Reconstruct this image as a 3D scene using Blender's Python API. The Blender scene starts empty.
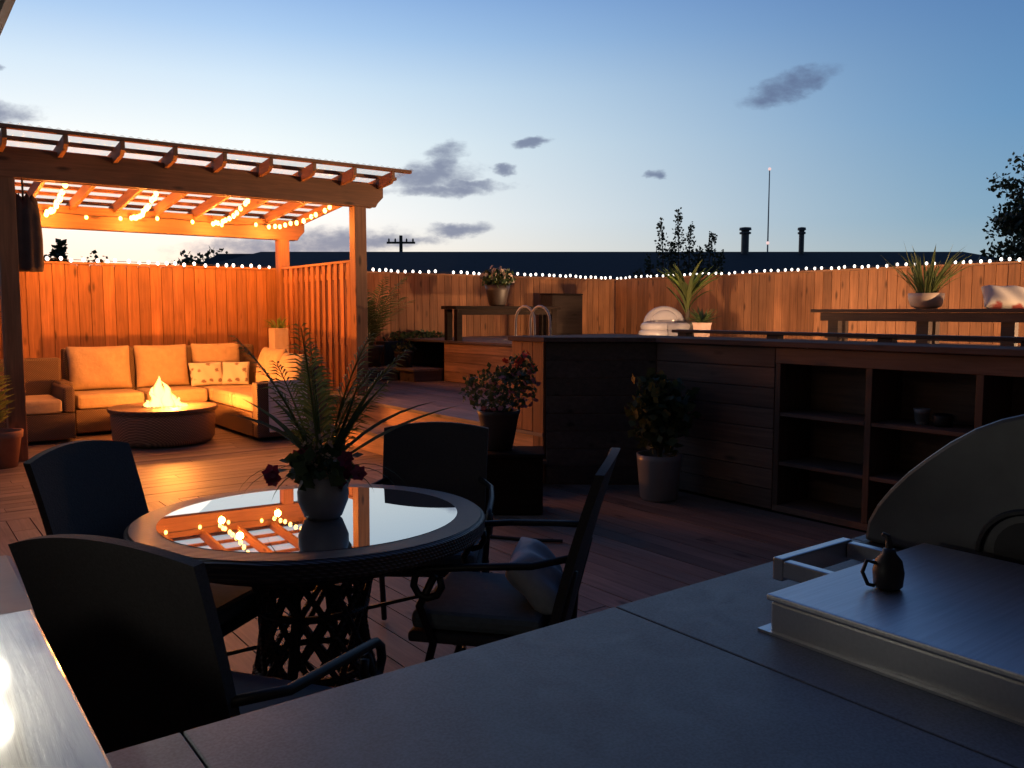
import bpy, math, random
from mathutils import Vector, Matrix, Euler
random.seed(7)
R = math.radians
sc = bpy.context.scene
COL = sc.collection

# world axes follow the deck: x along the pergola front, y towards the back fence, z up
CAM = Vector((-4.55, -9.09, 1.4))
FWD = Vector((0.6, 0.8, 0)); RGT = Vector((0.8, -0.6, 0))
def far(X, D, z=0.0):
    """a point X metres to the right and D metres ahead of the viewpoint (for the far background)"""
    p = CAM + RGT*X + FWD*D
    return Vector((p.x, p.y, z))

# ------------------------------------------------------------------ mesh builder
class MB:
    def __init__(s): s.v = []; s.f = []
    def _add(s, vs, fs):
        o = len(s.v); s.v += [tuple(v) for v in vs]; s.f += [tuple(i+o for i in f) for f in fs]
    def box(s, x0, x1, y0, y1, z0, z1):
        s._add([(x0,y0,z0),(x1,y0,z0),(x1,y1,z0),(x0,y1,z0),(x0,y0,z1),(x1,y0,z1),(x1,y1,z1),(x0,y1,z1)],
               [(0,3,2,1),(4,5,6,7),(0,1,5,4),(1,2,6,5),(2,3,7,6),(3,0,4,7)]); return s
    def obox(s, c, ax, ay, az, hx, hy, hz):
        c = Vector(c); ax = Vector(ax).normalized()*hx; ay = Vector(ay).normalized()*hy; az = Vector(az).normalized()*hz
        vs = [c+ax*i+ay*j+az*k for k in (-1,1) for i,j in ((-1,-1),(1,-1),(1,1),(-1,1))]
        s._add(vs, [(0,3,2,1),(4,5,6,7),(0,1,5,4),(1,2,6,5),(2,3,7,6),(3,0,4,7)]); return s
    def bar(s, p, q, w, h, up=(0,0,1)):
        p = Vector(p); q = Vector(q); d = (q-p).normalized(); sd = d.cross(Vector(up)).normalized(); u = sd.cross(d)
        return s.obox((p+q)/2, d, sd, u, (q-p).length/2, w/2, h/2)
    def tube(s, pts, r, n=8, cap=True):
        pts = [Vector(p) for p in pts]; m = len(pts)
        rs = r if isinstance(r, (list, tuple)) else [r]*m
        prev = None; rings = []
        for i, p in enumerate(pts):
            d = (pts[min(i+1,m-1)]-pts[max(i-1,0)]).normalized()
            if prev is None:
                a = Vector((0,0,1)) if abs(d.z) < .9 else Vector((1,0,0))
                x = d.cross(a).normalized()
            else:
                x = (prev - d*prev.dot(d)).normalized()
            prev = x; y = d.cross(x)
            rings.append([p + (x*math.cos(2*math.pi*k/n)+y*math.sin(2*math.pi*k/n))*rs[i] for k in range(n)])
        vs = [v for g in rings for v in g]; fs = []
        for i in range(m-1):
            for k in range(n):
                fs.append((i*n+k, i*n+(k+1)%n, (i+1)*n+(k+1)%n, (i+1)*n+k))
        if cap: fs.append(tuple(range(n-1,-1,-1))); fs.append(tuple((m-1)*n+k for k in range(n)))
        s._add(vs, fs); return s
    def lathe(s, prof, n=24, c=(0,0,0)):
        vs = []; fs = []; m = len(prof)
        for r, z in prof:
            for k in range(n):
                a = 2*math.pi*k/n; vs.append((c[0]+r*math.cos(a), c[1]+r*math.sin(a), c[2]+z))
        for i in range(m-1):
            for k in range(n):
                fs.append((i*n+k, i*n+(k+1)%n, (i+1)*n+(k+1)%n, (i+1)*n+k))
        if prof[0][0] > 1e-4: fs.append(tuple(range(n-1,-1,-1)))
        if prof[-1][0] > 1e-4: fs.append(tuple((m-1)*n+k for k in range(n)))
        s._add(vs, fs); return s
    def sphere(s, c, r, nu=10, nv=6):
        rx, ry, rz = r if isinstance(r, (tuple, list)) else (r, r, r)
        vs = []; fs = []
        for j in range(nv+1):
            t = math.pi*j/nv
            for k in range(nu):
                a = 2*math.pi*k/nu
                vs.append((c[0]+rx*math.sin(t)*math.cos(a), c[1]+ry*math.sin(t)*math.sin(a), c[2]-rz*math.cos(t)))
        for j in range(nv):
            for k in range(nu):
                fs.append((j*nu+k, j*nu+(k+1)%nu, (j+1)*nu+(k+1)%nu, (j+1)*nu+k))
        s._add(vs, fs); return s
    def prism(s, poly, lo, hi, axis='z'):
        n = len(poly)
        def P(p, h):
            return {'z': (p[0],p[1],h), 'x': (h,p[0],p[1]), 'y': (p[0],h,p[1])}[axis]
        vs = [P(p, lo) for p in poly]+[P(p, hi) for p in poly]
        fs = [tuple(range(n-1,-1,-1)), tuple(range(n, 2*n))]+[(i,(i+1)%n,n+(i+1)%n,n+i) for i in range(n)]
        s._add(vs, fs); return s
    def strap(s, base, az, length, w, rise, droop, fold=.25, n=7, w0=.5):
        """one leaf: starts rising at angle rise, bends down by droop along its length"""
        p = Vector(base); d2 = Vector((math.cos(az), math.sin(az), 0)); sd = Vector((-math.sin(az), math.cos(az), 0))
        vs = []; fs = []; el = rise
        for i in range(n+1):
            t = i/n
            ww = w*(w0+(1-w0)*min(1,t*3))*(1-max(0,(t-.45)/.55)**1.6)*.5
            d = d2*math.cos(el)+Vector((0,0,1))*math.sin(el); up = -d2*math.sin(el)+Vector((0,0,1))*math.cos(el)
            vs += [p+sd*ww+up*ww*fold*2, p, p-sd*ww+up*ww*fold*2]
            p = p+d*(length/n); el -= droop/n
        for i in range(n):
            a = i*3
            fs += [(a,a+1,a+4,a+3),(a+1,a+2,a+5,a+4)]
        s._add(vs, fs); return s
    def frond(s, base, az, length, rise, droop, lw=.012, ll=.16, n=14):
        """feather palm frond: spine with leaflets on both sides"""
        p = Vector(base); d2 = Vector((math.cos(az), math.sin(az), 0)); sd = Vector((-math.sin(az), math.cos(az), 0)); el = rise
        pts = []
        for i in range(n+1):
            d = d2*math.cos(el)+Vector((0,0,1))*math.sin(el); pts.append((p.copy(), d))
            p = p+d*(length/n); el -= droop/n
        s.tube([q for q,_ in pts], [.005*(1-i/(n+1))+.0015 for i in range(n+1)], 4)
        for i in range(3, n+1):
            q, d = pts[i]; L = ll*(math.sin(math.pi*(i/n)**.8)*.8+.35)
            for sg in (-1,1):
                e = (d*.75+sd*sg*.8+Vector((0,0,random.uniform(-.25,.1)))).normalized()
                wv = d.cross(e).cross(e).normalized()*lw
                s._add([q, q+e*L*.5+wv, q+e*L+Vector((0,0,-.03*L/ll)), q+e*L*.5-wv], [(0,1,2,3)])
        return s
    def leaves(s, c, rad, n, size, up=0.0, shell=.3):
        for _ in range(n):
            v = Vector((random.gauss(0,1), random.gauss(0,1), random.gauss(0,1))).normalized()*random.uniform(shell,1)**.6
            p = Vector(c)+Vector((v.x*rad[0], v.y*rad[1], v.z*rad[2]))
            a = Vector((random.gauss(0,1), random.gauss(0,1), random.gauss(0,1)+up)).normalized()
            b = a.orthogonal().normalized(); b = Matrix.Rotation(random.uniform(0,6.28),3,a) @ b
            L = size*random.uniform(.6,1.3); W = L*.38
            s._add([p, p+a*L*.5+b*W, p+a*L, p+a*L*.5-b*W], [(0,1,2,3)])
        return s
    def blossom(s, c, r, n=6, dirv=None):
        c = Vector(c); d = Vector(dirv or (random.gauss(0,1),random.gauss(0,1),abs(random.gauss(0,1)))).normalized()
        x = d.orthogonal().normalized(); y = d.cross(x)
        for k in range(n):
            a = 2*math.pi*k/n+random.uniform(-.15,.15); e = x*math.cos(a)+y*math.sin(a); t = d.cross(e)
            s._add([c, c+e*r*.6+t*r*.38+d*r*.15, c+e*r+d*r*.3, c+e*r*.6-t*r*.38+d*r*.15], [(0,1,2,3)])
        s.sphere(c+d*r*.1, r*.2, 6, 4); return s
    def pillow(s, w, h, t, n=12, p=3.2):
        for sgn in (1,-1):
            vs = []; fs = []
            for j in range(n+1):
                for i in range(n+1):
                    u = -1+2*i/n; v = -1+2*j/n
                    th = (max(0,1-abs(u)**p)*max(0,1-abs(v)**p))**.45
                    k = 1-.05*(1-abs(v)**2)*abs(u)**4 - .0
                    k2 = 1-.05*(1-abs(u)**2)*abs(v)**4
                    wr = .012*math.sin(7*u+3*v+w*9)*th
                    vs.append((u*w/2*k, sgn*(t/2*th+wr), v*h/2*k2))
            for j in range(n):
                for i in range(n):
                    a = j*(n+1)+i; q = (a,a+1,a+n+2,a+n+1)
                    fs.append(q if sgn < 0 else q[::-1])
            s._add(vs, fs)
        return s
    def move(s, off):
        s.v = [(v[0]+off[0], v[1]+off[1], v[2]+off[2]) for v in s.v]; return s
    def build(s, name, m, parent=None, smooth=False, bevel=0, off=None, weld=False):
        me = bpy.data.meshes.new(name)
        vs = s.v
        if off is not None: vs = [(v[0]-off[0], v[1]-off[1], v[2]-off[2]) for v in vs]
        me.from_pydata(vs, [], s.f); me.validate(); me.update()
        me.materials.append(m)
        if smooth:
            for p in me.polygons: p.use_smooth = True
        o = bpy.data.objects.new(name, me); COL.objects.link(o)
        if parent: o.parent = parent
        if weld:
            md = o.modifiers.new('weld', 'WELD'); md.merge_threshold = .0004
        if bevel:
            b = o.modifiers.new('bevel', 'BEVEL'); b.width = bevel; b.segments = 2; b.limit_method = 'ANGLE'; b.angle_limit = R(40)
        return o

def tag(o, label, cat, group=None):
    o['label'] = label; o['category'] = cat
    if group: o['group'] = group
    return o
def thing(name, label, cat, loc=(0,0,0), rz=0, group=None):
    o = bpy.data.objects.new(name, None); COL.objects.link(o); o.empty_display_size = .1
    o.location = loc; o.rotation_euler = (0,0,rz)
    return tag(o, label, cat, group)
def struct(o): o['kind'] = 'structure'; return o
def copy_tree(o, parent=None):
    c = o.copy(); COL.objects.link(c)
    if parent: c.parent = parent
    for ch in list(o.children): copy_tree(ch, c)
    return c

# ------------------------------------------------------------------ materials
def newmat(name):
    m = bpy.data.materials.new(name); m.use_nodes = True
    nt = m.node_tree; return m, nt, nt.nodes['Principled BSDF']
def N(nt, t, **k):
    n = nt.nodes.new(t)
    for a, b in k.items(): setattr(n, a, b)
    return n
def setin(n, **k):
    for a, b in k.items(): n.inputs[a.replace('_',' ')].default_value = b
def rgba(c): return (c[0], c[1], c[2], 1)
def plain(name, c, rough=.6, metal=0, var=.25, scale=9, bump=.15, stretch=(1,1,1), spec=.5, bdist=.01):
    m, nt, b = newmat(name)
    tc = N(nt,'ShaderNodeTexCoord'); mp = N(nt,'ShaderNodeMapping'); mp.inputs['Scale'].default_value = stretch
    no = N(nt,'ShaderNodeTexNoise'); setin(no, Scale=scale, Detail=5, Roughness=.6)
    nt.links.new(tc.outputs['Object'], mp.inputs['Vector']); nt.links.new(mp.outputs['Vector'], no.inputs['Vector'])
    r = N(nt,'ShaderNodeValToRGB'); r.color_ramp.elements[0].position = .3; r.color_ramp.elements[1].position = .7
    r.color_ramp.elements[0].color = rgba([x*(1-var) for x in c]); r.color_ramp.elements[1].color = rgba([min(1,x*(1+var)) for x in c])
    nt.links.new(no.outputs['Fac'], r.inputs['Fac']); nt.links.new(r.outputs['Color'], b.inputs['Base Color'])
    b.inputs['Roughness'].default_value = rough; b.inputs['Metallic'].default_value = metal; b.inputs['Specular IOR Level'].default_value = spec
    if bump:
        bp = N(nt,'ShaderNodeBump'); setin(bp, Strength=bump, Distance=bdist)
        nt.links.new(no.outputs['Fac'], bp.inputs['Height']); nt.links.new(bp.outputs['Normal'], b.inputs['Normal'])
    return m
def wood(name, c, grain='x', rough=.6, var=.35, island=.35, knots=True, bump=.25, spec=.4):
    m, nt, b = newmat(name); L = nt.links.new
    tc = N(nt,'ShaderNodeTexCoord'); geo = N(nt,'ShaderNodeNewGeometry')
    off = N(nt,'ShaderNodeVectorMath', operation='SCALE'); off.inputs[0].default_value = (7.3,3.1,5.7)
    L(geo.outputs['Random Per Island'], off.inputs['Scale'])
    add = N(nt,'ShaderNodeVectorMath', operation='ADD'); L(tc.outputs['Object'], add.inputs[0]); L(off.outputs['Vector'], add.inputs[1])
    mp = N(nt,'ShaderNodeMapping'); s = {'x':(1.2,22,22),'y':(22,1.2,22),'z':(22,22,1.2)}[grain]; mp.inputs['Scale'].default_value = s
    L(add.outputs['Vector'], mp.inputs['Vector'])
    no = N(nt,'ShaderNodeTexNoise'); setin(no, Scale=1.6, Detail=6, Roughness=.65, Distortion=.6); L(mp.outputs['Vector'], no.inputs['Vector'])
    n2 = N(nt,'ShaderNodeTexNoise'); setin(n2, Scale=1.3, Detail=3); L(add.outputs['Vector'], n2.inputs['Vector'])
    r = N(nt,'ShaderNodeValToRGB'); e = r.color_ramp.elements
    e[0].position = .28; e[1].position = .75
    e[0].color = rgba([x*(1-var) for x in c]); e[1].color = rgba([min(1,x*(1+var*.7)) for x in c])
    L(no.outputs['Fac'], r.inputs['Fac'])
    hs = N(nt,'ShaderNodeHueSaturation')
    ma = N(nt,'ShaderNodeMapRange'); setin(ma, To_Min=1-island, To_Max=1+island); L(geo.outputs['Random Per Island'], ma.inputs['Value'])
    mb = N(nt,'ShaderNodeMapRange'); setin(mb, From_Min=.3, From_Max=.7, To_Min=.78, To_Max=1.2); L(n2.outputs['Fac'], mb.inputs['Value'])
    mu = N(nt,'ShaderNodeMath', operation='MULTIPLY'); L(ma.outputs['Result'], mu.inputs[0]); L(mb.outputs['Result'], mu.inputs[1])
    L(mu.outputs['Value'], hs.inputs['Value']); L(r.outputs['Color'], hs.inputs['Color'])
    last = hs.outputs['Color']
    if knots:
        mk = N(nt,'ShaderNodeMapping'); mk.inputs['Scale'].default_value = {'x':(2.2,7,7),'y':(7,2.2,7),'z':(7,7,2.2)}[grain]; L(add.outputs['Vector'], mk.inputs['Vector'])
        vo = N(nt,'ShaderNodeTexVoronoi'); setin(vo, Scale=.9); L(mk.outputs['Vector'], vo.inputs['Vector'])
        kr = N(nt,'ShaderNodeMapRange'); setin(kr, From_Min=.06, From_Max=.16, To_Min=.35, To_Max=1.0); L(vo.outputs['Distance'], kr.inputs['Value'])
        mx = N(nt,'ShaderNodeVectorMath', operation='SCALE'); L(last, mx.inputs[0]); L(kr.outputs['Result'], mx.inputs['Scale']); last = mx.outputs['Vector']
    L(last, b.inputs['Base Color']); b.inputs['Roughness'].default_value = rough; b.inputs['Specular IOR Level'].default_value = spec
    bp = N(nt,'ShaderNodeBump'); setin(bp, Strength=bump, Distance=.004); L(no.outputs['Fac'], bp.inputs['Height']); L(bp.outputs['Normal'], b.inputs['Normal'])
    return m
def wicker(name, c, rough=.5, scale=70, spec=.5):
    m, nt, b = newmat(name); L = nt.links.new
    tc = N(nt,'ShaderNodeTexCoord')
    wa = N(nt,'ShaderNodeTexWave', bands_direction='Z'); setin(wa, Scale=scale*.35, Distortion=1.0, Detail=1)
    wb = N(nt,'ShaderNodeTexWave', bands_direction='DIAGONAL'); setin(wb, Scale=scale*.4, Distortion=.6, Detail=1)
    L(tc.outputs['Object'], wa.inputs['Vector']); L(tc.outputs['Object'], wb.inputs['Vector'])
    mu = N(nt,'ShaderNodeMath', operation='MULTIPLY'); L(wa.outputs['Fac'], mu.inputs[0]); L(wb.outputs['Fac'], mu.inputs[1])
    r = N(nt,'ShaderNodeValToRGB'); r.color_ramp.elements[0].color = rgba([x*.4 for x in c]); r.color_ramp.elements[1].color = rgba([x*1.5 for x in c])
    L(mu.outputs['Value'], r.inputs['Fac']); L(r.outputs['Color'], b.inputs['Base Color'])
    b.inputs['Roughness'].default_value = rough; b.inputs['Specular IOR Level'].default_value = spec
    bp = N(nt,'ShaderNodeBump'); setin(bp, Strength=.6, Distance=.006); L(mu.outputs['Value'], bp.inputs['Height']); L(bp.outputs['Normal'], b.inputs['Normal'])
    return m
def leafmat(name, c, c2, trans=.25, rough=.5):
    m, nt, b = newmat(name); L = nt.links.new
    geo = N(nt,'ShaderNodeNewGeometry'); r = N(nt,'ShaderNodeValToRGB')
    r.color_ramp.elements[0].color = rgba(c); r.color_ramp.elements[1].color = rgba(c2)
    L(geo.outputs['Random Per Island'], r.inputs['Fac']); L(r.outputs['Color'], b.inputs['Base Color'])
    b.inputs['Roughness'].default_value = rough
    tr = N(nt,'ShaderNodeBsdfTranslucent'); L(r.outputs['Color'], tr.inputs['Color'])
    mx = N(nt,'ShaderNodeMixShader'); mx.inputs['Fac'].default_value = trans
    L(b.outputs['BSDF'], mx.inputs[1]); L(tr.outputs['BSDF'], mx.inputs[2])
    L(mx.outputs['Shader'], nt.nodes['Material Output'].inputs['Surface'])
    return m
def glow(name, c, strength):
    m, nt, b = newmat(name); b.inputs['Base Color'].default_value = rgba((.8,.8,.8))
    b.inputs['Emission Color'].default_value = rgba(c); b.inputs['Emission Strength'].default_value = strength
    return m

M = {}
M['deck_x'] = wood('deck board along x', (.225,.165,.128), 'x', .55, island=.22)
M['deck_y'] = wood('deck board along y', (.215,.16,.128), 'y', .55, island=.22)
M['fence'] = wood('cedar fence board', (.35,.148,.06), 'z', .7, var=.4, island=.22)
M['fence_x'] = wood('cedar rail x', (.34,.16,.075), 'x', .7)
M['fence_y'] = wood('cedar rail y', (.34,.16,.075), 'y', .7)
M['perg_x'] = wood('pergola timber x', (.30,.135,.06), 'x', .6, island=.15)
M['perg_y'] = wood('pergola timber y', (.36,.165,.07), 'y', .6, island=.2)
M['perg_z'] = wood('pergola timber z', (.30,.135,.06), 'z', .6, island=.15)
M['wall_y'] = wood('bar wall plank y', (.18,.105,.075), 'y', .7, island=.3)
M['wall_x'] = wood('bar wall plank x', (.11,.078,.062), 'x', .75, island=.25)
M['wall_z'] = wood('bar wall upright', (.13,.072,.048), 'z', .65, island=.2)
M['riser'] = wood('cedar step riser', (.56,.31,.155), 'y', .6, island=.12)
M['ledge'] = wood('bar ledge board', (.16,.105,.085), 'y', .85, island=.15, spec=.15)
M['bench'] = wood('bench wood', (.065,.040,.03), 'y', .6, island=.15)
M['bench_x'] = wood('dark bench wood', (.022,.014,.011), 'x', .8, island=.15, spec=.08)
M['rail_cap'] = wood('pale rail cap', (.52,.50,.42), 'y', .24, var=.3, island=.08, spec=.6)
_b = M['rail_cap'].node_tree.nodes['Principled BSDF']; _b.inputs['Coat Weight'].default_value = .8; _b.inputs['Coat Roughness'].default_value = .07
M['counter'] = plain('slate counter tile', (.11,.126,.155), .5, var=.12, scale=6, bump=.05, spec=.35)
def slate():
    m, nt, b = newmat('slate counter'); L = nt.links.new
    tc = N(nt,'ShaderNodeTexCoord'); geo = N(nt,'ShaderNodeNewGeometry')
    n1 = N(nt,'ShaderNodeTexNoise'); setin(n1, Scale=3.2, Detail=8, Roughness=.7); n2 = N(nt,'ShaderNodeTexNoise'); setin(n2, Scale=260, Detail=2); n3 = N(nt,'ShaderNodeTexNoise'); setin(n3, Scale=11, Detail=6, Roughness=.75, Distortion=1.2)
    for n in (n1,n2,n3): L(tc.outputs['Object'], n.inputs['Vector'])
    r = N(nt,'ShaderNodeValToRGB'); r.color_ramp.elements[0].position=.3; r.color_ramp.elements[1].position=.72
    r.color_ramp.elements[0].color=(.105,.122,.143,1); r.color_ramp.elements[1].color=(.130,.148,.170,1); L(n1.outputs['Fac'], r.inputs['Fac'])
    sp = N(nt,'ShaderNodeMapRange'); setin(sp, From_Min=.35, From_Max=.65, To_Min=.82, To_Max=1.18); L(n2.outputs['Fac'], sp.inputs['Value'])
    il = N(nt,'ShaderNodeMapRange'); setin(il, To_Min=.9, To_Max=1.1); L(geo.outputs['Random Per Island'], il.inputs['Value'])
    mu = N(nt,'ShaderNodeMath', operation='MULTIPLY'); L(sp.outputs['Result'], mu.inputs[0]); L(il.outputs['Result'], mu.inputs[1])
    sc_ = N(nt,'ShaderNodeVectorMath', operation='SCALE'); L(r.outputs['Color'], sc_.inputs[0]); L(mu.outputs['Value'], sc_.inputs['Scale']); L(sc_.outputs['Vector'], b.inputs['Base Color'])
    rr = N(nt,'ShaderNodeMapRange'); setin(rr, From_Min=.3, From_Max=.7, To_Min=.40, To_Max=.54); L(n3.outputs['Fac'], rr.inputs['Value']); L(rr.outputs['Result'], b.inputs['Roughness'])
    bp = N(nt,'ShaderNodeBump'); setin(bp, Strength=.05, Distance=.002); L(n3.outputs['Fac'], bp.inputs['Height']); L(bp.outputs['Normal'], b.inputs['Normal'])
    return m
M['counter'] = slate()
M['stone'] = plain('grey stacked stone', (.12,.11,.10), .8, scale=5, bump=.5, bdist=.03)
M['steel'] = plain('brushed stainless steel', (.55,.56,.58), .3, metal=1, var=.06, scale=30, bump=.04, stretch=(.3,6,6))
M['steel_lid'] = plain('brushed steel lid', (.62,.63,.65), .42, metal=1, var=.1, scale=26, bump=.05, stretch=(.25,7,7))
M['hood'] = plain('dark grill enamel', (.10,.105,.108), .42, metal=.3, var=.3, scale=5, bump=.06)
M['black'] = plain('matte black metal', (.012,.012,.013), .5, var=.2)
M['iron'] = plain('dark wrought iron', (.02,.018,.017), .45, metal=.4, var=.2)
M['wicker'] = wicker('dark brown wicker', (.05,.036,.028))
M['wicker_top'] = wicker('woven table rim', (.075,.06,.052), .42, 90, .7)
M['sofa_wicker'] = wicker('brown sofa wicker', (.16,.095,.055), .55)
M['pit_wicker'] = wicker('fire pit weave', (.36,.215,.12), .6, 60)  # weave lightened to put the fire's glow into the colour
M['cushion'] = plain('cream canvas cushion', (.44,.32,.20), .9, var=.1, scale=13, bump=.5, bdist=.02)
M['cushion2'] = plain('pale grey canvas', (.74,.70,.68), .9, var=.06, scale=50, bump=.15)
M['teal'] = plain('dark teal seat cushion', (.12,.15,.165), .9, var=.1, scale=40)
M['pale_blue'] = plain('pale striped pillow', (.42,.44,.46), .9, var=.1, scale=30)
M['black_fabric'] = plain('charcoal woven sling', (.036,.034,.036), .75, var=.2, scale=160, bump=.25)
M['terracotta'] = plain('terracotta', (.32,.14,.08), .8, var=.15)
M['pink_pot'] = plain('pale pink pot', (.5,.33,.27), .7, var=.1)
M['cream_pot'] = plain('cream pot', (.55,.42,.33), .6, var=.08)
M['white_pot'] = plain('pale glazed pot', (.22,.225,.24), .35, var=.05)
M['grey_pot'] = plain('grey ceramic vase', (.22,.22,.23), .45, var=.1)
M['dark_pot'] = plain('dark brown pot', (.045,.03,.025), .5, var=.2)
M['box_brown'] = wood('brown box board', (.045,.03,.023), 'x', .75, spec=.15)
M['rail_grey'] = plain('pale grey plastic tube', (.36,.36,.36), .4, var=.05)
M['soil'] = plain('soil', (.03,.02,.015), .95)
M['roof'] = plain('dark asphalt shingle', (.018,.020,.025), .9, var=.3, scale=3, stretch=(3,3,10))
M['siding'] = plain('dark siding', (.10,.10,.11), .8, var=.1, stretch=(.2,.2,12))
M['grass'] = plain('dusk lawn', (.035,.05,.02), .95, var=.4, scale=1.2)
M['bark'] = plain('bark', (.06,.045,.035), .9, var=.35, stretch=(3,3,.6), bump=.5)
M['leaf_dark'] = leafmat('dark tree leaf', (.018,.03,.014), (.04,.055,.025))
M['leaf_palm'] = leafmat('palm leaf', (.10,.13,.035), (.20,.23,.07), .55)
M['leaf_lime'] = leafmat('bright strap leaf', (.10,.17,.04), (.22,.30,.08), .4)
M['leaf_deep'] = leafmat('deep green leaf', (.035,.06,.025), (.08,.115,.04), .35)
M['leaf_mid'] = leafmat('mid green leaf', (.03,.06,.02), (.08,.11,.035))
M['magenta'] = leafmat('dark magenta petal', (.10,.008,.03), (.20,.015,.06))
M['cream_fl'] = leafmat('cream petal', (.45,.33,.25), (.6,.45,.35))
M['red_fl'] = leafmat('red petal', (.4,.03,.02), (.55,.06,.03))
M['pink_fl'] = leafmat('dusky pink petal', (.20,.07,.09), (.34,.16,.17))
M['chimney'] = plain('flue metal', (.06,.06,.065), .5, metal=.5)
M['render_wall'] = plain('house render', (.09,.085,.08), .9, var=.08)
M['fascia'] = plain('brown fascia', (.022,.012,.010), .6)
M['bulb_white'] = glow('white string bulb', (1,.93,.84), 3.2)
M['bulb_warm'] = glow('warm string bulb', (1,.52,.11), 9)
M['lamp_white'] = glow('porch lamp glass', (1,.93,.78), 40)
M['mast_light'] = glow('mast beacon', (1,.66,.6), .9)
M['cable'] = plain('cable', (.02,.02,.02), .6)

# glass table top: dark, very reflective
m, nt, b = newmat('dark reflective glass'); b.inputs['Base Color'].default_value = (.42,.45,.48,1); b.inputs['Metallic'].default_value = .85
b.inputs['Roughness'].default_value = .012; b.inputs['IOR'].default_value = 2.1; b.inputs['Coat Weight'].default_value = .3; b.inputs['Coat Roughness'].default_value = .01
M['glass'] = m
# clear corrugated sheet
m, nt, b = newmat('clear corrugated sheet'); b.inputs['Base Color'].default_value = (.75,.62,.58,1); b.inputs['Roughness'].default_value = .3
tp = N(nt,'ShaderNodeBsdfTransparent'); tp.inputs['Color'].default_value = (.96,.93,.92,1)
mx = N(nt,'ShaderNodeMixShader'); mx.inputs['Fac'].default_value = .2
nt.links.new(tp.outputs[0], mx.inputs[1]); nt.links.new(b.outputs[0], mx.inputs[2]); nt.links.new(mx.outputs[0], nt.nodes['Material Output'].inputs['Surface'])
M['sheet'] = m
# clear vinyl of the inflatable chair
m, nt, b = newmat('translucent vinyl'); b.inputs['Base Color'].default_value = (.55,.52,.55,1); b.inputs['Roughness'].default_value = .12
tp = N(nt,'ShaderNodeBsdfTransparent'); tp.inputs['Color'].default_value = (.9,.88,.9,1)
mx = N(nt,'ShaderNodeMixShader'); mx.inputs['Fac'].default_value = .62
nt.links.new(tp.outputs[0], mx.inputs[1]); nt.links.new(b.outputs[0], mx.inputs[2]); nt.links.new(mx.outputs[0], nt.nodes['Material Output'].inputs['Surface'])
M['vinyl'] = m
# flame: see-through edge, hot core
m, nt, b = newmat('flame'); nt.nodes.remove(b); L = nt.links.new
lw = N(nt,'ShaderNodeLayerWeight'); lw.inputs['Blend'].default_value = .35
r = N(nt,'ShaderNodeValToRGB'); e = r.color_ramp.elements; e[0].color = (1,.56,.16,1); e[0].position = .1; e[1].color = (1,.20,.015,1); e[1].position = .9
L(lw.outputs['Facing'], r.inputs['Fac'])
em = N(nt,'ShaderNodeEmission'); em.inputs['Strength'].default_value = 4.2; L(r.outputs['Color'], em.inputs['Color'])
tp = N(nt,'ShaderNodeBsdfTransparent'); ad = N(nt,'ShaderNodeMixShader')
mr = N(nt,'ShaderNodeMapRange'); setin(mr, From_Min=.15, From_Max=.95, To_Min=.72, To_Max=.03); L(lw.outputs['Facing'], mr.inputs['Value']); L(mr.outputs['Result'], ad.inputs['Fac'])
L(tp.outputs[0], ad.inputs[1]); L(em.outputs[0], ad.inputs[2]); L(ad.outputs[0], nt.nodes['Material Output'].inputs['Surface'])
M['flame'] = m
# patterned pillows
def patterned(name, base, mark, scale):
    m, nt, b = newmat(name); L = nt.links.new
    tc = N(nt,'ShaderNodeTexCoord'); vo = N(nt,'ShaderNodeTexVoronoi'); setin(vo, Scale=scale, Randomness=.55); L(tc.outputs['Object'], vo.inputs['Vector'])
    no = N(nt,'ShaderNodeTexNoise'); setin(no, Scale=scale*2.6); L(tc.outputs['Object'], no.inputs['Vector'])
    ad = N(nt,'ShaderNodeMath', operation='MULTIPLY_ADD'); ad.inputs[1].default_value = .5; L(no.outputs['Fac'], ad.inputs[0]); L(vo.outputs['Distance'], ad.inputs[2])
    r = N(nt,'ShaderNodeValToRGB'); r.color_ramp.elements[0].position = .44; r.color_ramp.elements[1].position = .56
    r.color_ramp.elements[0].color = rgba(mark); r.color_ramp.elements[1].color = rgba(base)
    L(ad.outputs['Value'], r.inputs['Fac']); L(r.outputs['Color'], b.inputs['Base Color']); b.inputs['Roughness'].default_value = .9
    return m
M['pillow_fl'] = patterned('printed pillow', (.62,.55,.46), (.22,.15,.12), 9)
M['pillow_red'] = patterned('red flower pillow', (.66,.58,.5), (.4,.08,.06), 4.5)

# ------------------------------------------------------------------ ground and decks (setting)
g = MB(); s_ = 400
g._add([(-s_,-s_,-.32),(s_,-s_,-.32),(s_,s_,-.32),(-s_,s_,-.32)], [(0,1,2,3)])
struct(g.build('ground', M['grass']))
def boards(name, x0, x1, y0, y1, ztop, along, mat, w=.14, gap=.006, t=.03):
    d = MB()
    if along == 'x':
        y = y0
        while y < y1-.02:
            ye = min(y+w-gap, y1)
            x = x0 - random.uniform(0,2.5)
            while x < x1:
                xe = x+3.0; d.box(max(x,x0), min(xe-.003,x1), y, ye, ztop-t+random.uniform(-.001,0), ztop+random.uniform(-.0015,.0015)) if min(xe,x1)-max(x,x0)>.05 else 0
                x = xe
            y += w
    else:
        x = x0
        while x < x1-.02:
            xe = min(x+w-gap, x1)
            y = y0 - random.uniform(0,2.5)
            while y < y1:
                ye = y+3.0; d.box(x, xe, max(y,y0), min(ye-.003,y1), ztop-t+random.uniform(-.001,0), ztop+random.uniform(-.0015,.0015)) if min(ye,y1)-max(y,y0)>.05 else 0
                y = ye
            x += w
    return d.build(name, mat)
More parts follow.
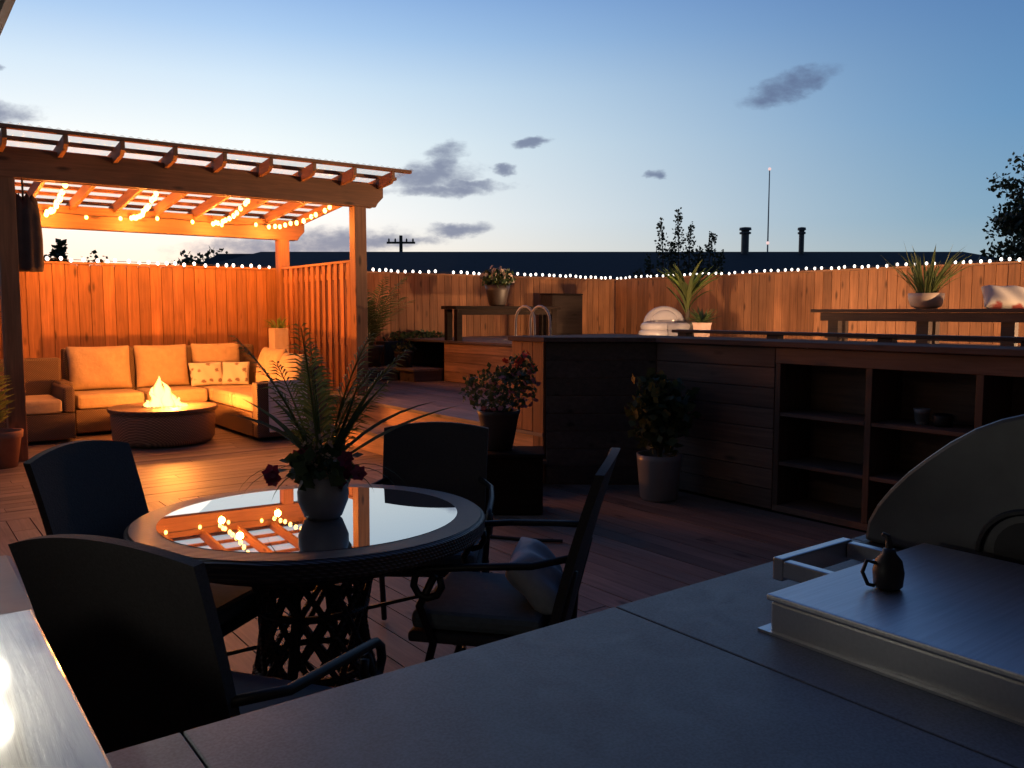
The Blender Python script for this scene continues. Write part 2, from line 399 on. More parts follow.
struct(boards('deck_floor', -6.6, .40, -2.6, 2.40, 0, 'x', M['deck_x']))
struct(boards('deck_floor', -6.6, .40, -11, -2.604, 0, 'y', M['deck_y']))
u = MB().box(-6.6,.40,-11,2.4,-.30,-.06); struct(u.build('deck_base', M['soil']))
# landing and steps under the bar wall
struct(boards('landing_floor', -.305, 1.83, -3.84, 1.5, .42, 'y', M['deck_y']))
struct(boards('step_tread', -.715, -.275, -3.9, -.78, .21, 'y', M['deck_y']))
r_ = MB()
r_.box(-.688,-.66,-3.9,-.80,0.002,.178); r_.box(-.66,-.275,-.825,-.80,.002,.178)
r_.box(-.275,-.248,-3.82,1.45,.002,.388); r_.box(-.248,1.83,1.45,1.475,.002,.388)
struct(r_.build('step_riser', M['riser']))
struct(MB().box(-.24,1.82,-3.8,1.44,0.0,.38).build('landing_base', M['soil']))
# middle platform
struct(boards('platform_floor', 1.35, 1.84, 1.06, 2.38, .60, 'y', M['deck_y']))
struct(boards('platform_floor', -.1, 1.34, 1.55, 2.38, .60, 'x', M['deck_x']))
p_ = MB(); p_.box(1.38,1.405,1.09,1.5,.422,.568); p_.box(1.405,1.84,1.09,1.115,.422,.568); p_.box(-.08,1.38,1.575,1.60,.0,.568)
struct(p_.build('platform_riser', M['wall_x']))
# raised deck and its fascia
struct(boards('raised_deck_floor', 1.82, 6.42, -11, 2.38, 1.0, 'y', M['deck_y']))
struct(boards('raised_deck_floor', .82, 1.815, -11, -3.5, 1.0, 'y', M['deck_y']))
f_ = MB()
for k in range(4):
    z0 = .424+k*.137; f_.box(1.85,1.885,-3.4,1.05,z0,z0+.133); f_.box(1.885,6.4,1.02,1.05,z0,z0+.133)
struct(f_.build('raised_deck_fascia', M['riser']))
struct(MB().box(1.89,6.4,-11,1.015,-.2,.965).build('raised_deck_base', M['soil']))

# ------------------------------------------------------------------ fences
def fence_boards(p0, p1, z0, z1, nrm, w=.14):
    """vertical boards from p0 to p1, a second layer behind covers the joints"""
    p0 = Vector(p0); p1 = Vector(p1); d = (p1-p0).normalized(); L = (p1-p0).length; n = Vector(nrm); mb = MB(); k = 0; x = 0
    while x < L-.02:
        e = min(x+w, L)
        c = p0+d*(x+e)/2; hz = random.uniform(-.006,.004)
        mb.obox((c.x,c.y,(z0+z1+hz)/2)+Vector((n.x,n.y,0))*.0 if False else Vector((c.x,c.y,(z0+z1+hz)/2))+n*random.uniform(-.003,.003), d, n, (0,0,1), (e-x)/2-.0035, .010, (z1+hz-z0)/2)
        mb.obox(Vector((p0.x,p0.y,(z0+z1)/2))+d*e-n*.024, d, n, (0,0,1), .03, .009, (z1-z0)/2-.02)
        x = e; k += 1
    return mb
fr = thing('wooden_fence', 'long cedar plank fence running behind the sofa and the bench with the flower pot', 'fence', (1,2.45,0))
o0 = (1,2.45,0)
fence_boards((-6.5,2.45,0),(6.52,2.45,0),-.05,1.985,(0,-1,0)).build('board_panel', M['fence'], fr, off=o0)
MB().box(-6.5,6.52,2.425,2.475,1.986,2.012).build('top_rail', M['fence_x'], fr, off=o0)
for x in (-6.4,-4.2,-1.9,.4,2.7,4.9): MB().box(x-.045,x+.045,2.5,2.59,-.3,1.95).build('post', M['fence'], fr, off=o0)
f2 = thing('wooden_fence', 'cedar plank fence along the right behind the long bench with the grassy pot plant', 'fence', (6.5,-4,0))
o2 = (6.5,-4,0)
fence_boards((6.5,2.40,0),(6.5,-11.5,0),-.05,1.985,(-1,0,0)).build('board_panel', M['fence'], f2, off=o2)
MB().box(6.475,6.525,-11.5,2.42,1.986,2.012).build('top_rail', M['fence_y'], f2, off=o2)
for y in (2.2,0,-2.2,-4.4,-6.6,-8.8): MB().box(6.55,6.64,y-.045,y+.045,-.3,1.95).build('post', M['fence'], f2, off=o2)
pk = thing('slatted_screen', 'open slatted wooden screen between the two right pergola posts beside the sofa', 'screen', (0,1.2,0))
ok = (0,1.2,0); mb = MB(); y = .14
while y < 2.26:
    mb.box(-.045,-.025,y,y+.095,.08,1.985); mb.box(.025,.045,y+.088,y+.18,.08,1.985); y += .176
mb.build('slat_panel', M['fence'], pk, off=ok)
q = MB().box(-.055,.055,.08,2.32,1.987,2.015); q.build('top_rail', M['fence_y'], pk, off=ok)
for z in (.12,1.0,1.8): MB().box(-.024,.024,.08,2.32,z,z+.08).build('cross_rail', M['fence_y'], pk, off=ok)

# ------------------------------------------------------------------ pergola
pg = thing('pergola', 'wooden pergola with clear corrugated roof and glowing bulbs over the corner sofa', 'pergola', (-1.7,1.2,0))
og = (-1.7,1.2,0)
for (x,y,z0,z1) in ((0,0,.42,2.9),(-3.57,0,0,2.9),(0,2.33,0,2.67),(-3.57,2.33,0,2.67)):
    p = MB().box(x-.075,x+.075,y-.075,y+.075,z0,z1-.27).build('post', M['perg_z'], pg, off=og, bevel=.006)
def notched(x0, x1, y, t, z0, z1):
    c = (z1-z0)*.45
    poly = [(x0+.10,z0),(x1-.10,z0),(x1-.07,z0+.05),(x1,z0+c),(x1,z1),(x0,z1),(x0,z0+c),(x0+.07,z0+.05)]
    return MB().prism(poly, y-t/2, y+t/2, 'y')
for y, z0 in ((0,2.63),(2.33,2.40)):
    for sdy in (-.055,.055):
        notched(-4.35,.30,y+sdy,.045,z0,z0+.27).build('beam', M['perg_x'], pg, off=og, bevel=.004)
SL = (2.9-2.67)/2.33
zr = lambda y: 2.835 - SL*y
for k in range(10):
    x = .24-.48*k
    poly = [(-.44,zr(-.44)+.04),(-.38,zr(-.38)),(2.72,zr(2.72)),(2.78,zr(2.78)+.05),(2.78,zr(2.78)+.125),(-.44,zr(-.44)+.125)]
    MB().prism(poly, x-.02, x+.02, 'x').build('rafter', M['perg_y'], pg, off=og, bevel=.003)
bt = MB()
y = -.42
while y < 2.8:
    bt.obox((-1.94,y,zr(y)+.127+.017), (1,0,0), (0,1,-SL), (0,SL,1), 2.42, .024, .017); y += .36
bt.build('batten_layer', M['perg_x'], pg, off=og)
sh = MB(); n = 460; vs = []; fs = []
for i in range(n+1):
    x = -4.40+4.92*i/n; dz = .009*math.sin(2*math.pi*x/.076)
    for y in (-.44,2.84): vs.append((x,y,zr(y)+.127+.034+.010+dz))
for i in range(n): fs.append((2*i,2*i+2,2*i+3,2*i+1))
sh._add(vs, fs); sh.build('roof_sheet', M['sheet'], pg, smooth=True, off=og)

# string lights -------------------------------------------------------------
bulb_me = MB().sphere((0,0,-.03), (.024,.024,.03), 8, 6)
def string_light(name_label, group, pts, pitch, mat, scale=1.0, jitter=.012, skip=(), dz=0, cap=MB):
    pts = [Vector(p) for p in pts]
    root = thing('string_light', name_label, 'string light', pts[0], 0, group)
    c = MB(); c.tube(pts, .004, 5); c.build('cable', M['cable'], root, off=pts[0])
    first = None; pos = 0; k = 0; out = []
    segs = [(pts[i+1]-pts[i]).length for i in range(len(pts)-1)]; tot = sum(segs)
    while pos < tot and k < 100:
        q = pos; i = 0
        while q > segs[i] and i < len(segs)-1: q -= segs[i]; i += 1
        p = pts[i].lerp(pts[i+1], q/segs[i])+Vector((random.uniform(-jitter,jitter),random.uniform(-jitter,jitter),dz+random.uniform(-jitter,jitter)))
        if k not in skip:
            if first is None:
                first = MB().sphere((0,0,0), (.026*scale,.026*scale,.032*scale), 8, 6).build('bulb', mat, root, smooth=True); b_ = first
            else:
                b_ = first.copy(); COL.objects.link(b_); b_.parent = root
            b_.location = p-pts[0]; out.append(p)
        pos += pitch*random.uniform(.8,1.2); k += 1
    return out
string_light('string of white globe bulbs along the top of the long back fence', 'white bulbs on the fence tops',
             [(-5.2,2.43,2.04)]+[(-5.2+i*1.17,2.43,2.035+random.uniform(-.008,.008)) for i in range(1,10)]+[(6.45,2.43,2.03)], .125, M['bulb_white'], .82, skip=(41,42,63,64))
string_light('string of white globe bulbs climbing along the right fence above the bench', 'white bulbs on the fence tops',
             [(6.47,2.35,2.035)]+[(6.47,2.35-i*1.1,2.03+random.uniform(-.008,.01)) for i in range(1,9)]+[(6.47,-7.3,2.035)], .125, M['bulb_white'], .7, skip=(12,47))
words = ['nearest the hanging speaker at the left post','second from the left under the pergola roof','third from the left under the pergola roof','nearest the right pergola post']
warm_pts = []
for (xa, xb), w in zip(((-3.05,-2.93),(-2.22,-1.98),(-1.26,-1.02),(-.30,-.28)), words):
    ps = [(xa,.10,2.61)]+[(xa+(xb-xa)*t, .1+2.12*t, 2.60-.06*t-.05*math.sin(math.pi*t)) for t in (.25,.5,.75)]+[(xb,2.22,2.55)]
    string_light('string of glowing amber bulbs '+w, 'amber bulbs under the pergola roof', ps, .20, M['bulb_warm'], .95)
    warm_pts.append((xa+(xb-xa)*.9, 1.95)); warm_pts.append((xa+(xb-xa)*.4, .9))
string_light('string of amber bulbs along the rear pergola beam', 'amber bulbs under the pergola roof',
             [(-3.3,2.24,2.60),(-2.4,2.24,2.56),(-1.5,2.24,2.59),(-.7,2.24,2.56),(-.1,2.24,2.60)], .42, M['bulb_warm'], .85, jitter=.02)

# ------------------------------------------------------------------ sofa set
sf = thing('corner_sofa', 'L-shaped brown wicker sofa with cream seat cushions in the pergola corner', 'sofa', (-1.6,1.6,0))
of = (-1.6,1.6,0)
b_ = MB(); b_.box(-2.85,-.55,1.32,2.15,.04,.30); b_.box(-1.36,-.55,-.12,1.318,.04,.30)
b_.build('base', M['sofa_wicker'], sf, off=of, bevel=.012)
b_ = MB(); b_.box(-2.85,-.55,2.0,2.18,.302,.97); b_.build('backrest', M['sofa_wicker'], sf, off=of, bevel=.03)
b_ = MB(); b_.box(-.70,-.55,-.12,1.99,.302,.80); b_.build('side_backrest', M['sofa_wicker'], sf, off=of, bevel=.03)
b_ = MB(); b_.box(-1.36,-.55,-.28,-.125,.04,.64); e_ = b_.build('end_arm', M['sofa_wicker'], sf, off=of, bevel=.02)
b_ = MB(); b_.box(-1.24,-.80,-.315,-.285,.10,.66); b_.build('arm_panel', M['cushion2'], e_, off=of, bevel=.012)
b_ = MB(); b_.box(-3.0,-2.855,1.36,2.15,.04,.62); b_.build('end_arm', M['sofa_wicker'], sf, off=of, bevel=.02)
for x0,x1 in ((-2.84,-2.10),(-2.09,-1.37)):
    b_ = MB(); b_.box(x0+.01,x1-.01,1.33,1.97,.305,.47); b_.build('seat_cushion', M['cushion'], sf, off=of, bevel=.04)
for y0,y1 in ((-.11,.60),(.61,1.32),(1.33,1.97)):
    b_ = MB(); b_.box(-1.35,-.72,y0+.01,y1-.01,.305,.47); b_.build('seat_cushion', M['cushion'], sf, off=of, bevel=.04)
def pillow_thing(name, label, cat, loc, rot, w, h, t, m, group=None):
    o = MB().pillow(w,h,t).build(name, m, None, smooth=True, weld=True); o.location = loc; o.rotation_euler = rot
    md = o.modifiers.new('sub','SUBSURF'); md.levels = 1; md.render_levels = 1
    return tag(o, label, cat, group)
pillow_thing('back_cushion','cream back cushion at the left end of the sofa','cushion',(-2.47,1.93,.735),(R(-11),0,0),.74,.56,.22,M['cushion'],'cream back cushions of the sofa')
pillow_thing('back_cushion','cream back cushion directly behind the flame','cushion',(-1.76,1.93,.735),(R(-11),0,R(1)),.68,.56,.22,M['cushion'],'cream back cushions of the sofa')
pillow_thing('back_cushion','cream back cushion behind the printed pillows','cushion',(-1.08,1.93,.74),(R(-11),0,R(-1)),.66,.56,.22,M['cushion'],'cream back cushions of the sofa')
pillow_thing('back_cushion','cream cushion on the right arm of the sofa below the cream planter','cushion',(-.80,.75,.72),(R(-11),0,R(-90)),.74,.54,.2,M['cushion'],'cream back cushions of the sofa')
pillow_thing('back_cushion','cream cushion on the short side of the sofa nearest the steps','cushion',(-.80,.10,.70),(R(-13),0,R(-88)),.62,.5,.2,M['cushion'],'cream back cushions of the sofa')
pillow_thing('throw_pillow','printed cream throw pillow left of its twin on the sofa','pillow',(-1.28,1.72,.62),(R(-18),0,R(2)),.44,.32,.13,M['pillow_fl'],'printed throw pillows')
pillow_thing('throw_pillow','printed cream throw pillow tucked into the sofa corner','pillow',(-.94,1.62,.62),(R(-18),0,R(-28)),.36,.32,.13,M['pillow_fl'],'printed throw pillows')

ac = thing('armchair', 'brown wicker armchair with cream seat beside the left pergola post', 'armchair', (-3.25,1.3,0))
oa = (-3.25,1.3,0)
MB().box(-3.66,-2.92,.92,1.68,.04,.32).build('base', M['sofa_wicker'], ac, off=oa, bevel=.015)
MB().box(-3.66,-2.92,1.682,1.80,.04,.88).build('backrest', M['sofa_wicker'], ac, off=oa, bevel=.03)
for x in (-3.66,-3.03): MB().box(x,x+.11,.90,1.68,.322,.60).build('arm', M['sofa_wicker'], ac, off=oa, bevel=.025)
MB().box(-3.54,-3.04,.90,1.66,.325,.47).build('seat_cushion', M['cushion'], ac, off=oa, bevel=.03)

# fire pit
fp = thing('fire_pit', 'round woven fire pit table with a burning flame in front of the sofa', 'fire pit', (-2.16,.34,0))
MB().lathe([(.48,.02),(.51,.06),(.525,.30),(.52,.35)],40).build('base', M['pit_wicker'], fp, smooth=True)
MB().lathe([(.22,.372),(.22,.392),(.54,.392),(.55,.385),(.55,.355),(.48,.352),(.22,.352)],48).build('top_ring', M['sofa_wicker'], fp)
mb = MB(); mb.lathe([(.0,.34),(.215,.34),(.215,.375),(.0,.375)],28)
for _ in range(90):
    a = random.uniform(0,6.28); r = .2*math.sqrt(random.random()); mb.sphere((r*math.cos(a), r*math.sin(a), .378), random.uniform(.012,.022), 6, 4)
mb.build('ember_bed', plain('lava glass', (.25,.2,.15), .4), fp)
fl = MB()
for (x,y,h,r) in ((-.02,0,.35,.085),(.035,-.02,.30,.07),(-.06,.03,.24,.06),(.08,.02,.22,.075),(-.08,-.01,.19,.07),(.03,-.07,.26,.07),(-.03,.06,.27,.065),(.15,-.05,.12,.055),(-.14,.03,.10,.05),(.20,-.10,.06,.045)):
    prof = [(0.0,.37)]+[(r*(math.sin(math.pi*min(1,t*1.0)**.55)*.9+.1*(1-t)), .37+h*t) for t in (.05,.12,.2,.3,.42,.55,.7,.83,.94)]+[(0.0,.37+h)]
    o_ = len(fl.v); fl.lathe(prof, 14, (x,y,0))
    for i in range(o_, len(fl.v)):
        v = fl.v[i]; t = max(0,(v[2]-.37)/h); fl.v[i] = (v[0]-.035*t*t+.026*t*math.sin(9*t+x*40), v[1]+.026*math.sin(7*t+y*50+1)*t, v[2])
fl.build('flame', M['flame'], fp, smooth=True)
def lamp(name, loc, power, col, r=.05):
    l = bpy.data.lights.new(name, 'POINT'); l.energy = power; l.color = col; l.shadow_soft_size = r
    o = bpy.data.objects.new(name, l); COL.objects.link(o); o.location = loc; return o
lamp('fire_light', (-2.12,.32,.56), 460, (1,.29,.045), .09)
for (x,y) in warm_pts: lamp('bulb_light', (x, y, 2.45), 34, (1,.31,.05), .04)

# ------------------------------------------------------------------ bar wall with niches
bw = thing('bar_wall', 'plank-clad bar wall with open shelf niches and a long ledge beside the dining deck', 'bar wall', (.6,-5.5,0))
ob = (.6,-5.5,0)
P1 = Vector((.42,-4.40,0)); P2 = Vector((-.287,-3.86,0)); P3 = Vector((-.287,-3.42,0))
mb = MB()
for k in range(8):
    z0 = .01+k*.1435; z1 = z0+.139
    mb.box(.42,.45,-5.515,-4.40,z0,z1)
    if k == 7: mb.box(.42,.45,-11,-5.52,z0+.03,z1)
mb.build('plank_cladding', M['wall_y'], bw, off=ob, bevel=.004)
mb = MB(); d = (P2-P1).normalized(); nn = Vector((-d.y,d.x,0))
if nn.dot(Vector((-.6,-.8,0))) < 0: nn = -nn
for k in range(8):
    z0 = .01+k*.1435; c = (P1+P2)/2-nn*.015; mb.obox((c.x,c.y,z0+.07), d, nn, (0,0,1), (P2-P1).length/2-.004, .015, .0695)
mb.build('angled_cladding', M['wall_x'], bw, off=ob, bevel=.004)  # darker planks than the straight wall: the face's shade is in the colour
mb = MB()
for k in range(3): y0 = -3.845+k*.142; mb.box(-.30,-.27,y0,y0+.138,.422 if y0>-3.84 else .01,1.158)
mb.build('end_cladding', M['fence'], bw, off=ob, bevel=.004)
# body behind the cladding (hidden core)
MB().prism([(.452,-5.51),(.452,-4.42),(-.262,-3.87),(-.262,-3.42),(.80,-3.42),(.80,-5.51)], .0, 1.155).build('core', M['wall_z'], bw, off=ob)
# ledge boards
mb = MB(); mb.box(.375,.82,-11,-4.42,1.16,1.198)
mb.prism([(.375,-4.417),(.82,-4.417),(.82,-3.40),(-.33,-3.40),(-.33,-3.885)], 1.16, 1.198)
mb.build('ledge', M['ledge'], bw, off=ob, bevel=.005)
mb = MB(); mb.box(.86,.98,-11,-4.15,1.225,1.25)
for k in range(8):
    y = -4.3-k*.9; mb.box(.88,.96,y,y+.1,1.0,1.224)
mb.build('back_board', M['bench'], bw, off=ob, bevel=.004)
# niches
MB().box(.80,.815,-11,-5.515,.0,1.158).build('niche_back', M['wall_y'], bw, off=ob)
for y in (-5.56,-6.235,-6.905,-7.575,-8.245,-8.9): MB().box(.425,.795,y,y+.042,.05,1.048).build('divider', M['wall_z'], bw, off=ob, bevel=.003)
MB().box(.425,.797,-8.85,-5.52,.005,.048).build('plinth', M['wall_y'], bw, off=ob)
ys = (-5.56,-6.235,-6.905,-7.575,-8.245)
for i, y in enumerate(ys):
    for z in (.345,.69):
        MB().box(.428,.795,(ys+(-8.9,))[i+1]+.044,y-.002,z-.012,z+.014).build('shelf', M['ledge'], bw, off=ob, bevel=.003)
cu = MB().lathe([(.03,.0),(.034,.01),(.045,.08),(.05,.10),(.046,.10),(.04,.02),(0,.015)],16).build('bowl', M['white_pot'], smooth=True); cu.location = (.58,-6.48,.705)
tag(cu, 'small pale cup standing in the middle shelf niche of the bar wall', 'cup')
cu = MB().lathe([(.05,0),(.055,.02),(.06,.06),(.055,.075),(.05,.02),(0,.01)],16).build('saucepan', M['black'], smooth=True); cu.location = (.60,-6.60,.705)
tag(cu, 'low black bowl right beside the pale cup on the niche shelf', 'bowl')

# ------------------------------------------------------------------ benches
rb = thing('long_bench', 'long brown wooden bench along the right fence carrying the grassy pot plant', 'bench', (4.3,-5,1.0)); obn = (4.3,-5,1.0)
mb = MB()
for k in range(3): mb.box(4.15+k*.145,4.29+k*.145,-9.5,-3.30,1.395,1.432)
mb.build('seat', M['bench'], rb, off=obn, bevel=.005)
MB().box(4.17,4.21,-9.4,-3.42,1.30,1.393).build('apron', M['bench'], rb, off=obn)
for y in (-3.62,-4.66,-5.50,-6.4,-7.3,-8.2): MB().box(4.215,4.30,y,y+.13,1.0,1.393).build('leg', M['bench'], rb, off=obn, bevel=.004)
for y in (-3.55,-4.62): MB().box(4.45,4.54,y,y+.09,1.0,1.393).build('leg', M['bench'], rb, off=obn, bevel=.004)
MB().box(4.22,4.30,-9.3,-3.45,1.10,1.14).build('stretcher', M['bench'], rb, off=obn)
lb = thing('dark_bench', 'dark wooden bench by the back fence carrying the flower pot', 'bench', (2.8,.85,1.0)); ol = (2.8,.85,1.0)
mb = MB()
for k in range(3): mb.box(1.80,3.70,.68+k*.125,.80+k*.125,1.44,1.485)
mb.build('seat', M['bench_x'], lb, off=ol, bevel=.004)
MB().box(1.86,3.66,.72,.75,1.36,1.438).build('apron', M['bench_x'], lb, off=ol)
for x in (1.84,3.55):
    for y in (.70,.95): MB().box(x,x+.09,y,y+.08,1.0,1.438).build('leg', M['bench_x'], lb, off=ol, bevel=.004)

# ------------------------------------------------------------------ potted plants
def pot(root, prof, m, n=24, rim=None):
    MB().lathe(prof, n).build('pot', m, root, smooth=True)
    zt = prof[-1][1]; rt = prof[-1][0]
# flower pot on dark bench
t = thing('flower_pot', 'flowering pot with cream blooms on the dark bench by the back fence', 'potted plant', (2.64,.85,1.485))
pot(t, [(.10,0),(.12,.02),(.17,.22),(.185,.30),(.16,.30),(.15,.27)], M['dark_pot'])
MB().leaves((0,0,.38), (.24,.24,.14), 420, .07, .3).build('foliage', M['leaf_mid'], t)
mb = MB()
for _ in range(60):
    a = random.uniform(0,6.28); r = .24*math.sqrt(random.random()); mb.blossom((r*math.cos(a), r*math.sin(a), .40+.13*(1-(r/.25)**2)+random.uniform(-.08,.05)), .035)
mb.build('flower_cluster', M['cream_fl'], t)
# brown cube
t = thing('storage_cube', 'brown upright storage box by the back fence right of the dark bench', 'storage box', (4.71,1.86,1.0))
MB().box(-.33,.34,-.16,.16,.0,.68).build('body', M['box_brown'], t, bevel=.01)
MB().box(-.335,.345,-.165,.165,.682,.71).build('lid', M['bench_x'], t, bevel=.008)
MB().box(-.30,.31,-.17,-.162,.05,.63).build('front_panel', M['box_brown'], t)
# hand rails
for (y, lab) in ((-1.92,'arched pale handrail farther from the flames of the pair above the bar wall'),(-2.18,'arched pale handrail nearer the bar ledge of the pair by the dark wall')):
    t = thing('handrail', lab, 'handrail', (1.0,y,.42), 0, 'arched handrails at the deck step')
    pts = [(0,.17,0),(0,.165,.85)]+[(0,.165*math.cos(a),.88+.16*math.sin(a)) for a in [R(q) for q in range(0,181,20)]]+[(0,-.165,.85),(0,-.17,0)]
    MB().tube(pts, .0145, 10).build('rail_tube', M['rail_grey'], t, smooth=True)
# inflatable chair
t = thing('inflatable_chair', 'pale see-through inflatable armchair on the raised deck near the back corner', 'inflatable chair', (5.0,-.24,1.0), math.atan2(-.8,-.6)-R(4))
mb = MB()
for z, r, w in ((.07,.07,.32),(.18,.065,.30)):
    mb.tube([(w*math.cos(a), w*1.05*math.sin(a), z) for a in [2*math.pi*k/28 for k in range(29)]], r, 12, False)
mb.build('seat_ring', M['vinyl'], t, smooth=True)
mb = MB()
mb.tube([(-.12-.06*math.sin(math.pi*k/20), .25*math.cos(math.pi*k/20), .20+.22*math.sin(math.pi*k/20)) for k in range(21)], .075, 12)
mb.build('back_tube', M['vinyl'], t, smooth=True)
MB().sphere((-.10,0,.27),(.07,.20,.16),18,10).build('back_pad', M['vinyl'], t, smooth=True)
MB().sphere((0,0,.14),(.26,.27,.07),20,10).build('seat_pad', M['vinyl'], t, smooth=True)
# strap leaf plant in corner of raised deck
t = thing('tall_pot_plant', 'tall fan-leaved plant with a lime crown behind the inflatable chair', 'potted plant', (5.3,-.41,1.0))
pot(t, [(.12,0),(.15,.2),(.16,.26),(.13,.26)], M['dark_pot'])
MB().tube([(0,0,.2),(.01,0,.45),(0,.01,.66)], [.035,.03,.03], 8).build('trunk', M['bark'], t)
mb = MB()
for k in range(26):
    a = random.uniform(0,6.28); mb.strap((.02*math.cos(a),.02*math.sin(a),.35+.3*random.random()), a, random.uniform(.45,.75), .07, R(random.uniform(50,80)), R(random.uniform(10,60)))
mb.build('lower_leaves', M['leaf_palm'], t)
mb = MB()
for k in range(20):
    a = random.choice((R(-37),R(143)))+random.uniform(-.5,.5); mb.strap((.0,0,.62+.06*random.random()), a, random.uniform(.4,.72), .075, R(random.uniform(42,70)), R(random.uniform(5,30)))
mb.build('crown_leaves', M['leaf_lime'], t)
t = thing('small_pot_plant', 'low bushy plant in a pale pink pot beside the inflatable chair', 'potted plant', (4.8,-1.13,1.0))
pot(t, [(.10,0),(.13,.22),(.14,.25),(.12,.25)], M['pink_pot'])
mb = MB()
for k in range(70):
    a = random.uniform(0,6.28); mb.strap((.05*math.cos(a),.05*math.sin(a),.24), a, random.uniform(.14,.30), .03, R(random.uniform(20,80)), R(random.uniform(20,70)), n=4)
mb.build('foliage', M['leaf_mid'], t)
# grassy plant on right bench
t = thing('bench_pot_plant', 'spiky grassy plant in a round cream pot on the long bench', 'potted plant', (4.36,-4.55,1.434))
pot(t, [(.10,0),(.15,.03),(.175,.11),(.178,.165),(.16,.165),(.15,.14)], M['cream_pot'])
mb = MB()
for k in range(85):
    a = random.uniform(0,6.28); mb.strap((.09*math.cos(a),.09*math.sin(a),.15), a, random.uniform(.25,.62), .022, R(random.uniform(48,88)), R(random.uniform(0,55)), n=6)
mb.build('foliage', M['leaf_palm'], t)
pillow_thing('throw_pillow','cream pillow with red flowers lying on the long bench','pillow',(4.5,-5.32,1.535),(R(-52),R(4),R(-55)),.52,.36,.15,M['pillow_red'])
# palm behind post
t = thing('potted_palm', 'feathery potted palm behind the right pergola post', 'potted plant', (1.15,1.95,.60))
pot(t, [(.14,0),(.18,.28),(.20,.32),(.17,.32)], M['dark_pot'])
mb = MB()
for k in range(22):
    a = random.uniform(0,6.28); mb.frond((.03*math.cos(a),.03*math.sin(a),.3), a, random.uniform(.8,1.3), R(random.uniform(62,86)), R(random.uniform(30,90)), .009, .2, 24)
mb.build('fronds', M['leaf_palm'], t)
# dark planter trough
t = thing('planter_trough', 'long dark planter trough with low herbs by the back fence', 'planter', (1.9,2.22,.60))
MB().box(-.45,.85,-.14,.14,.0,.36).build('trough', M['dark_pot'], t, bevel=.01)
MB().leaves((.2,0,.40), (.6,.13,.10), 500, .06, .5).build('foliage', M['leaf_deep'], t)
t = thing('small_planter', 'small dark pot with trailing leaves in front of the planter trough', 'potted plant', (1.52,1.62,.60))
pot(t, [(.11,0),(.14,.2),(.15,.23),(.13,.23)], M['dark_pot'])
MB().leaves((0,0,.27), (.16,.16,.10), 160, .06, .4).build('foliage', M['leaf_deep'], t)
# cream planter behind the sofa corner
t = thing('square_planter', 'glowing cream square planter with grass behind the sofa corner', 'potted plant', (-.36,1.62,.0))
MB().box(-.10,.10,-.10,.10,.0,1.19).build('planter_box', M['cream_pot'], t, bevel=.01)
mb = MB()
for k in range(40):
    a = random.uniform(0,6.28); mb.strap((.05*math.cos(a),.05*math.sin(a),1.18), a, random.uniform(.10,.22), .025, R(random.uniform(20,75)), R(random.uniform(20,80)), n=4)
mb.build('foliage', M['leaf_lime'], t)
# stand and red flower pot
t = thing('plant_stand', 'dark square wooden plant stand below the pot of red flowers', 'plant stand', (-1.03,-4.40,0), math.atan2(-.6,.8))
MB().box(-.21,.21,-.17,.17,.01,.40).build('body', M['bench_x'], t, bevel=.006)
MB().box(-.225,.225,-.185,.185,.402,.43).build('top', M['bench_x'], t, bevel=.006)
t = thing('red_flower_pot', 'dark pot of red and pink flowers on the dark wooden stand', 'potted plant', (-1.09,-4.32,.43))
pot(t, [(.085,0),(.10,.02),(.145,.25),(.155,.28),(.135,.28),(.13,.25)], M['dark_pot'])
mb = MB(); mb.leaves((0.0,0,.42), (.27,.27,.16), 560, .042, .4); mb.leaves((.13,-.08,.56), (.12,.12,.13), 190, .038, .8); mb.build('foliage', M['leaf_deep'], t)
for _ in range(70):
    a = random.uniform(0,6.28); r = random.uniform(.05,.27); MB().blossom((.02+r*math.cos(a), r*math.sin(a), .42+random.uniform(-.12,.14)), .024).build('pink_bloom', M['pink_fl'], t)
for _ in range(16):
    MB().blossom((.10+random.gauss(0,.06),-.08+random.gauss(0,.05),.62+random.gauss(0,.045)), .03).build('red_bloom', M['red_fl'], t)
# white pot in dark corner
t = thing('white_pot_plant', 'tall leafy plant in a pale grey pot in the dark corner of the bar wall', 'potted plant', (.06,-4.78,0))
pot(t, [(.125,0),(.14,.02),(.165,.30),(.17,.345),(.15,.345),(.145,.31)], M['white_pot'])
mb = MB()
for k in range(9):
    a = random.uniform(0,6.28); L = random.uniform(.3,.55); mb.tube([(0,0,.32),(.06*math.cos(a),.06*math.sin(a),.32+L*.5),(.16*math.cos(a),.16*math.sin(a),.32+L)], [.008,.006,.003], 5)
mb.build('stems', M['bark'], t)
MB().leaves((0,0,.66), (.25,.25,.32), 620, .085, .3, .15).build('foliage', M['leaf_deep'], t)
# left edge plants
t = thing('terracotta_plant', 'fan palm in a terracotta pot at the left pergola post', 'potted plant', (-3.74,-.30,0))
pot(t, [(.13,0),(.17,.26),(.185,.27),(.19,.33),(.165,.33),(.16,.29)], M['terracotta'])
mb = MB()
for k in range(13):
    a = random.uniform(1.6,4.6); mb.frond((.03*math.cos(a),.03*math.sin(a),.3), a, random.uniform(.5,.95), R(random.uniform(60,88)), R(random.uniform(20,70)), .009, .18, 22)
mb.build('fronds', M['leaf_palm'], t)
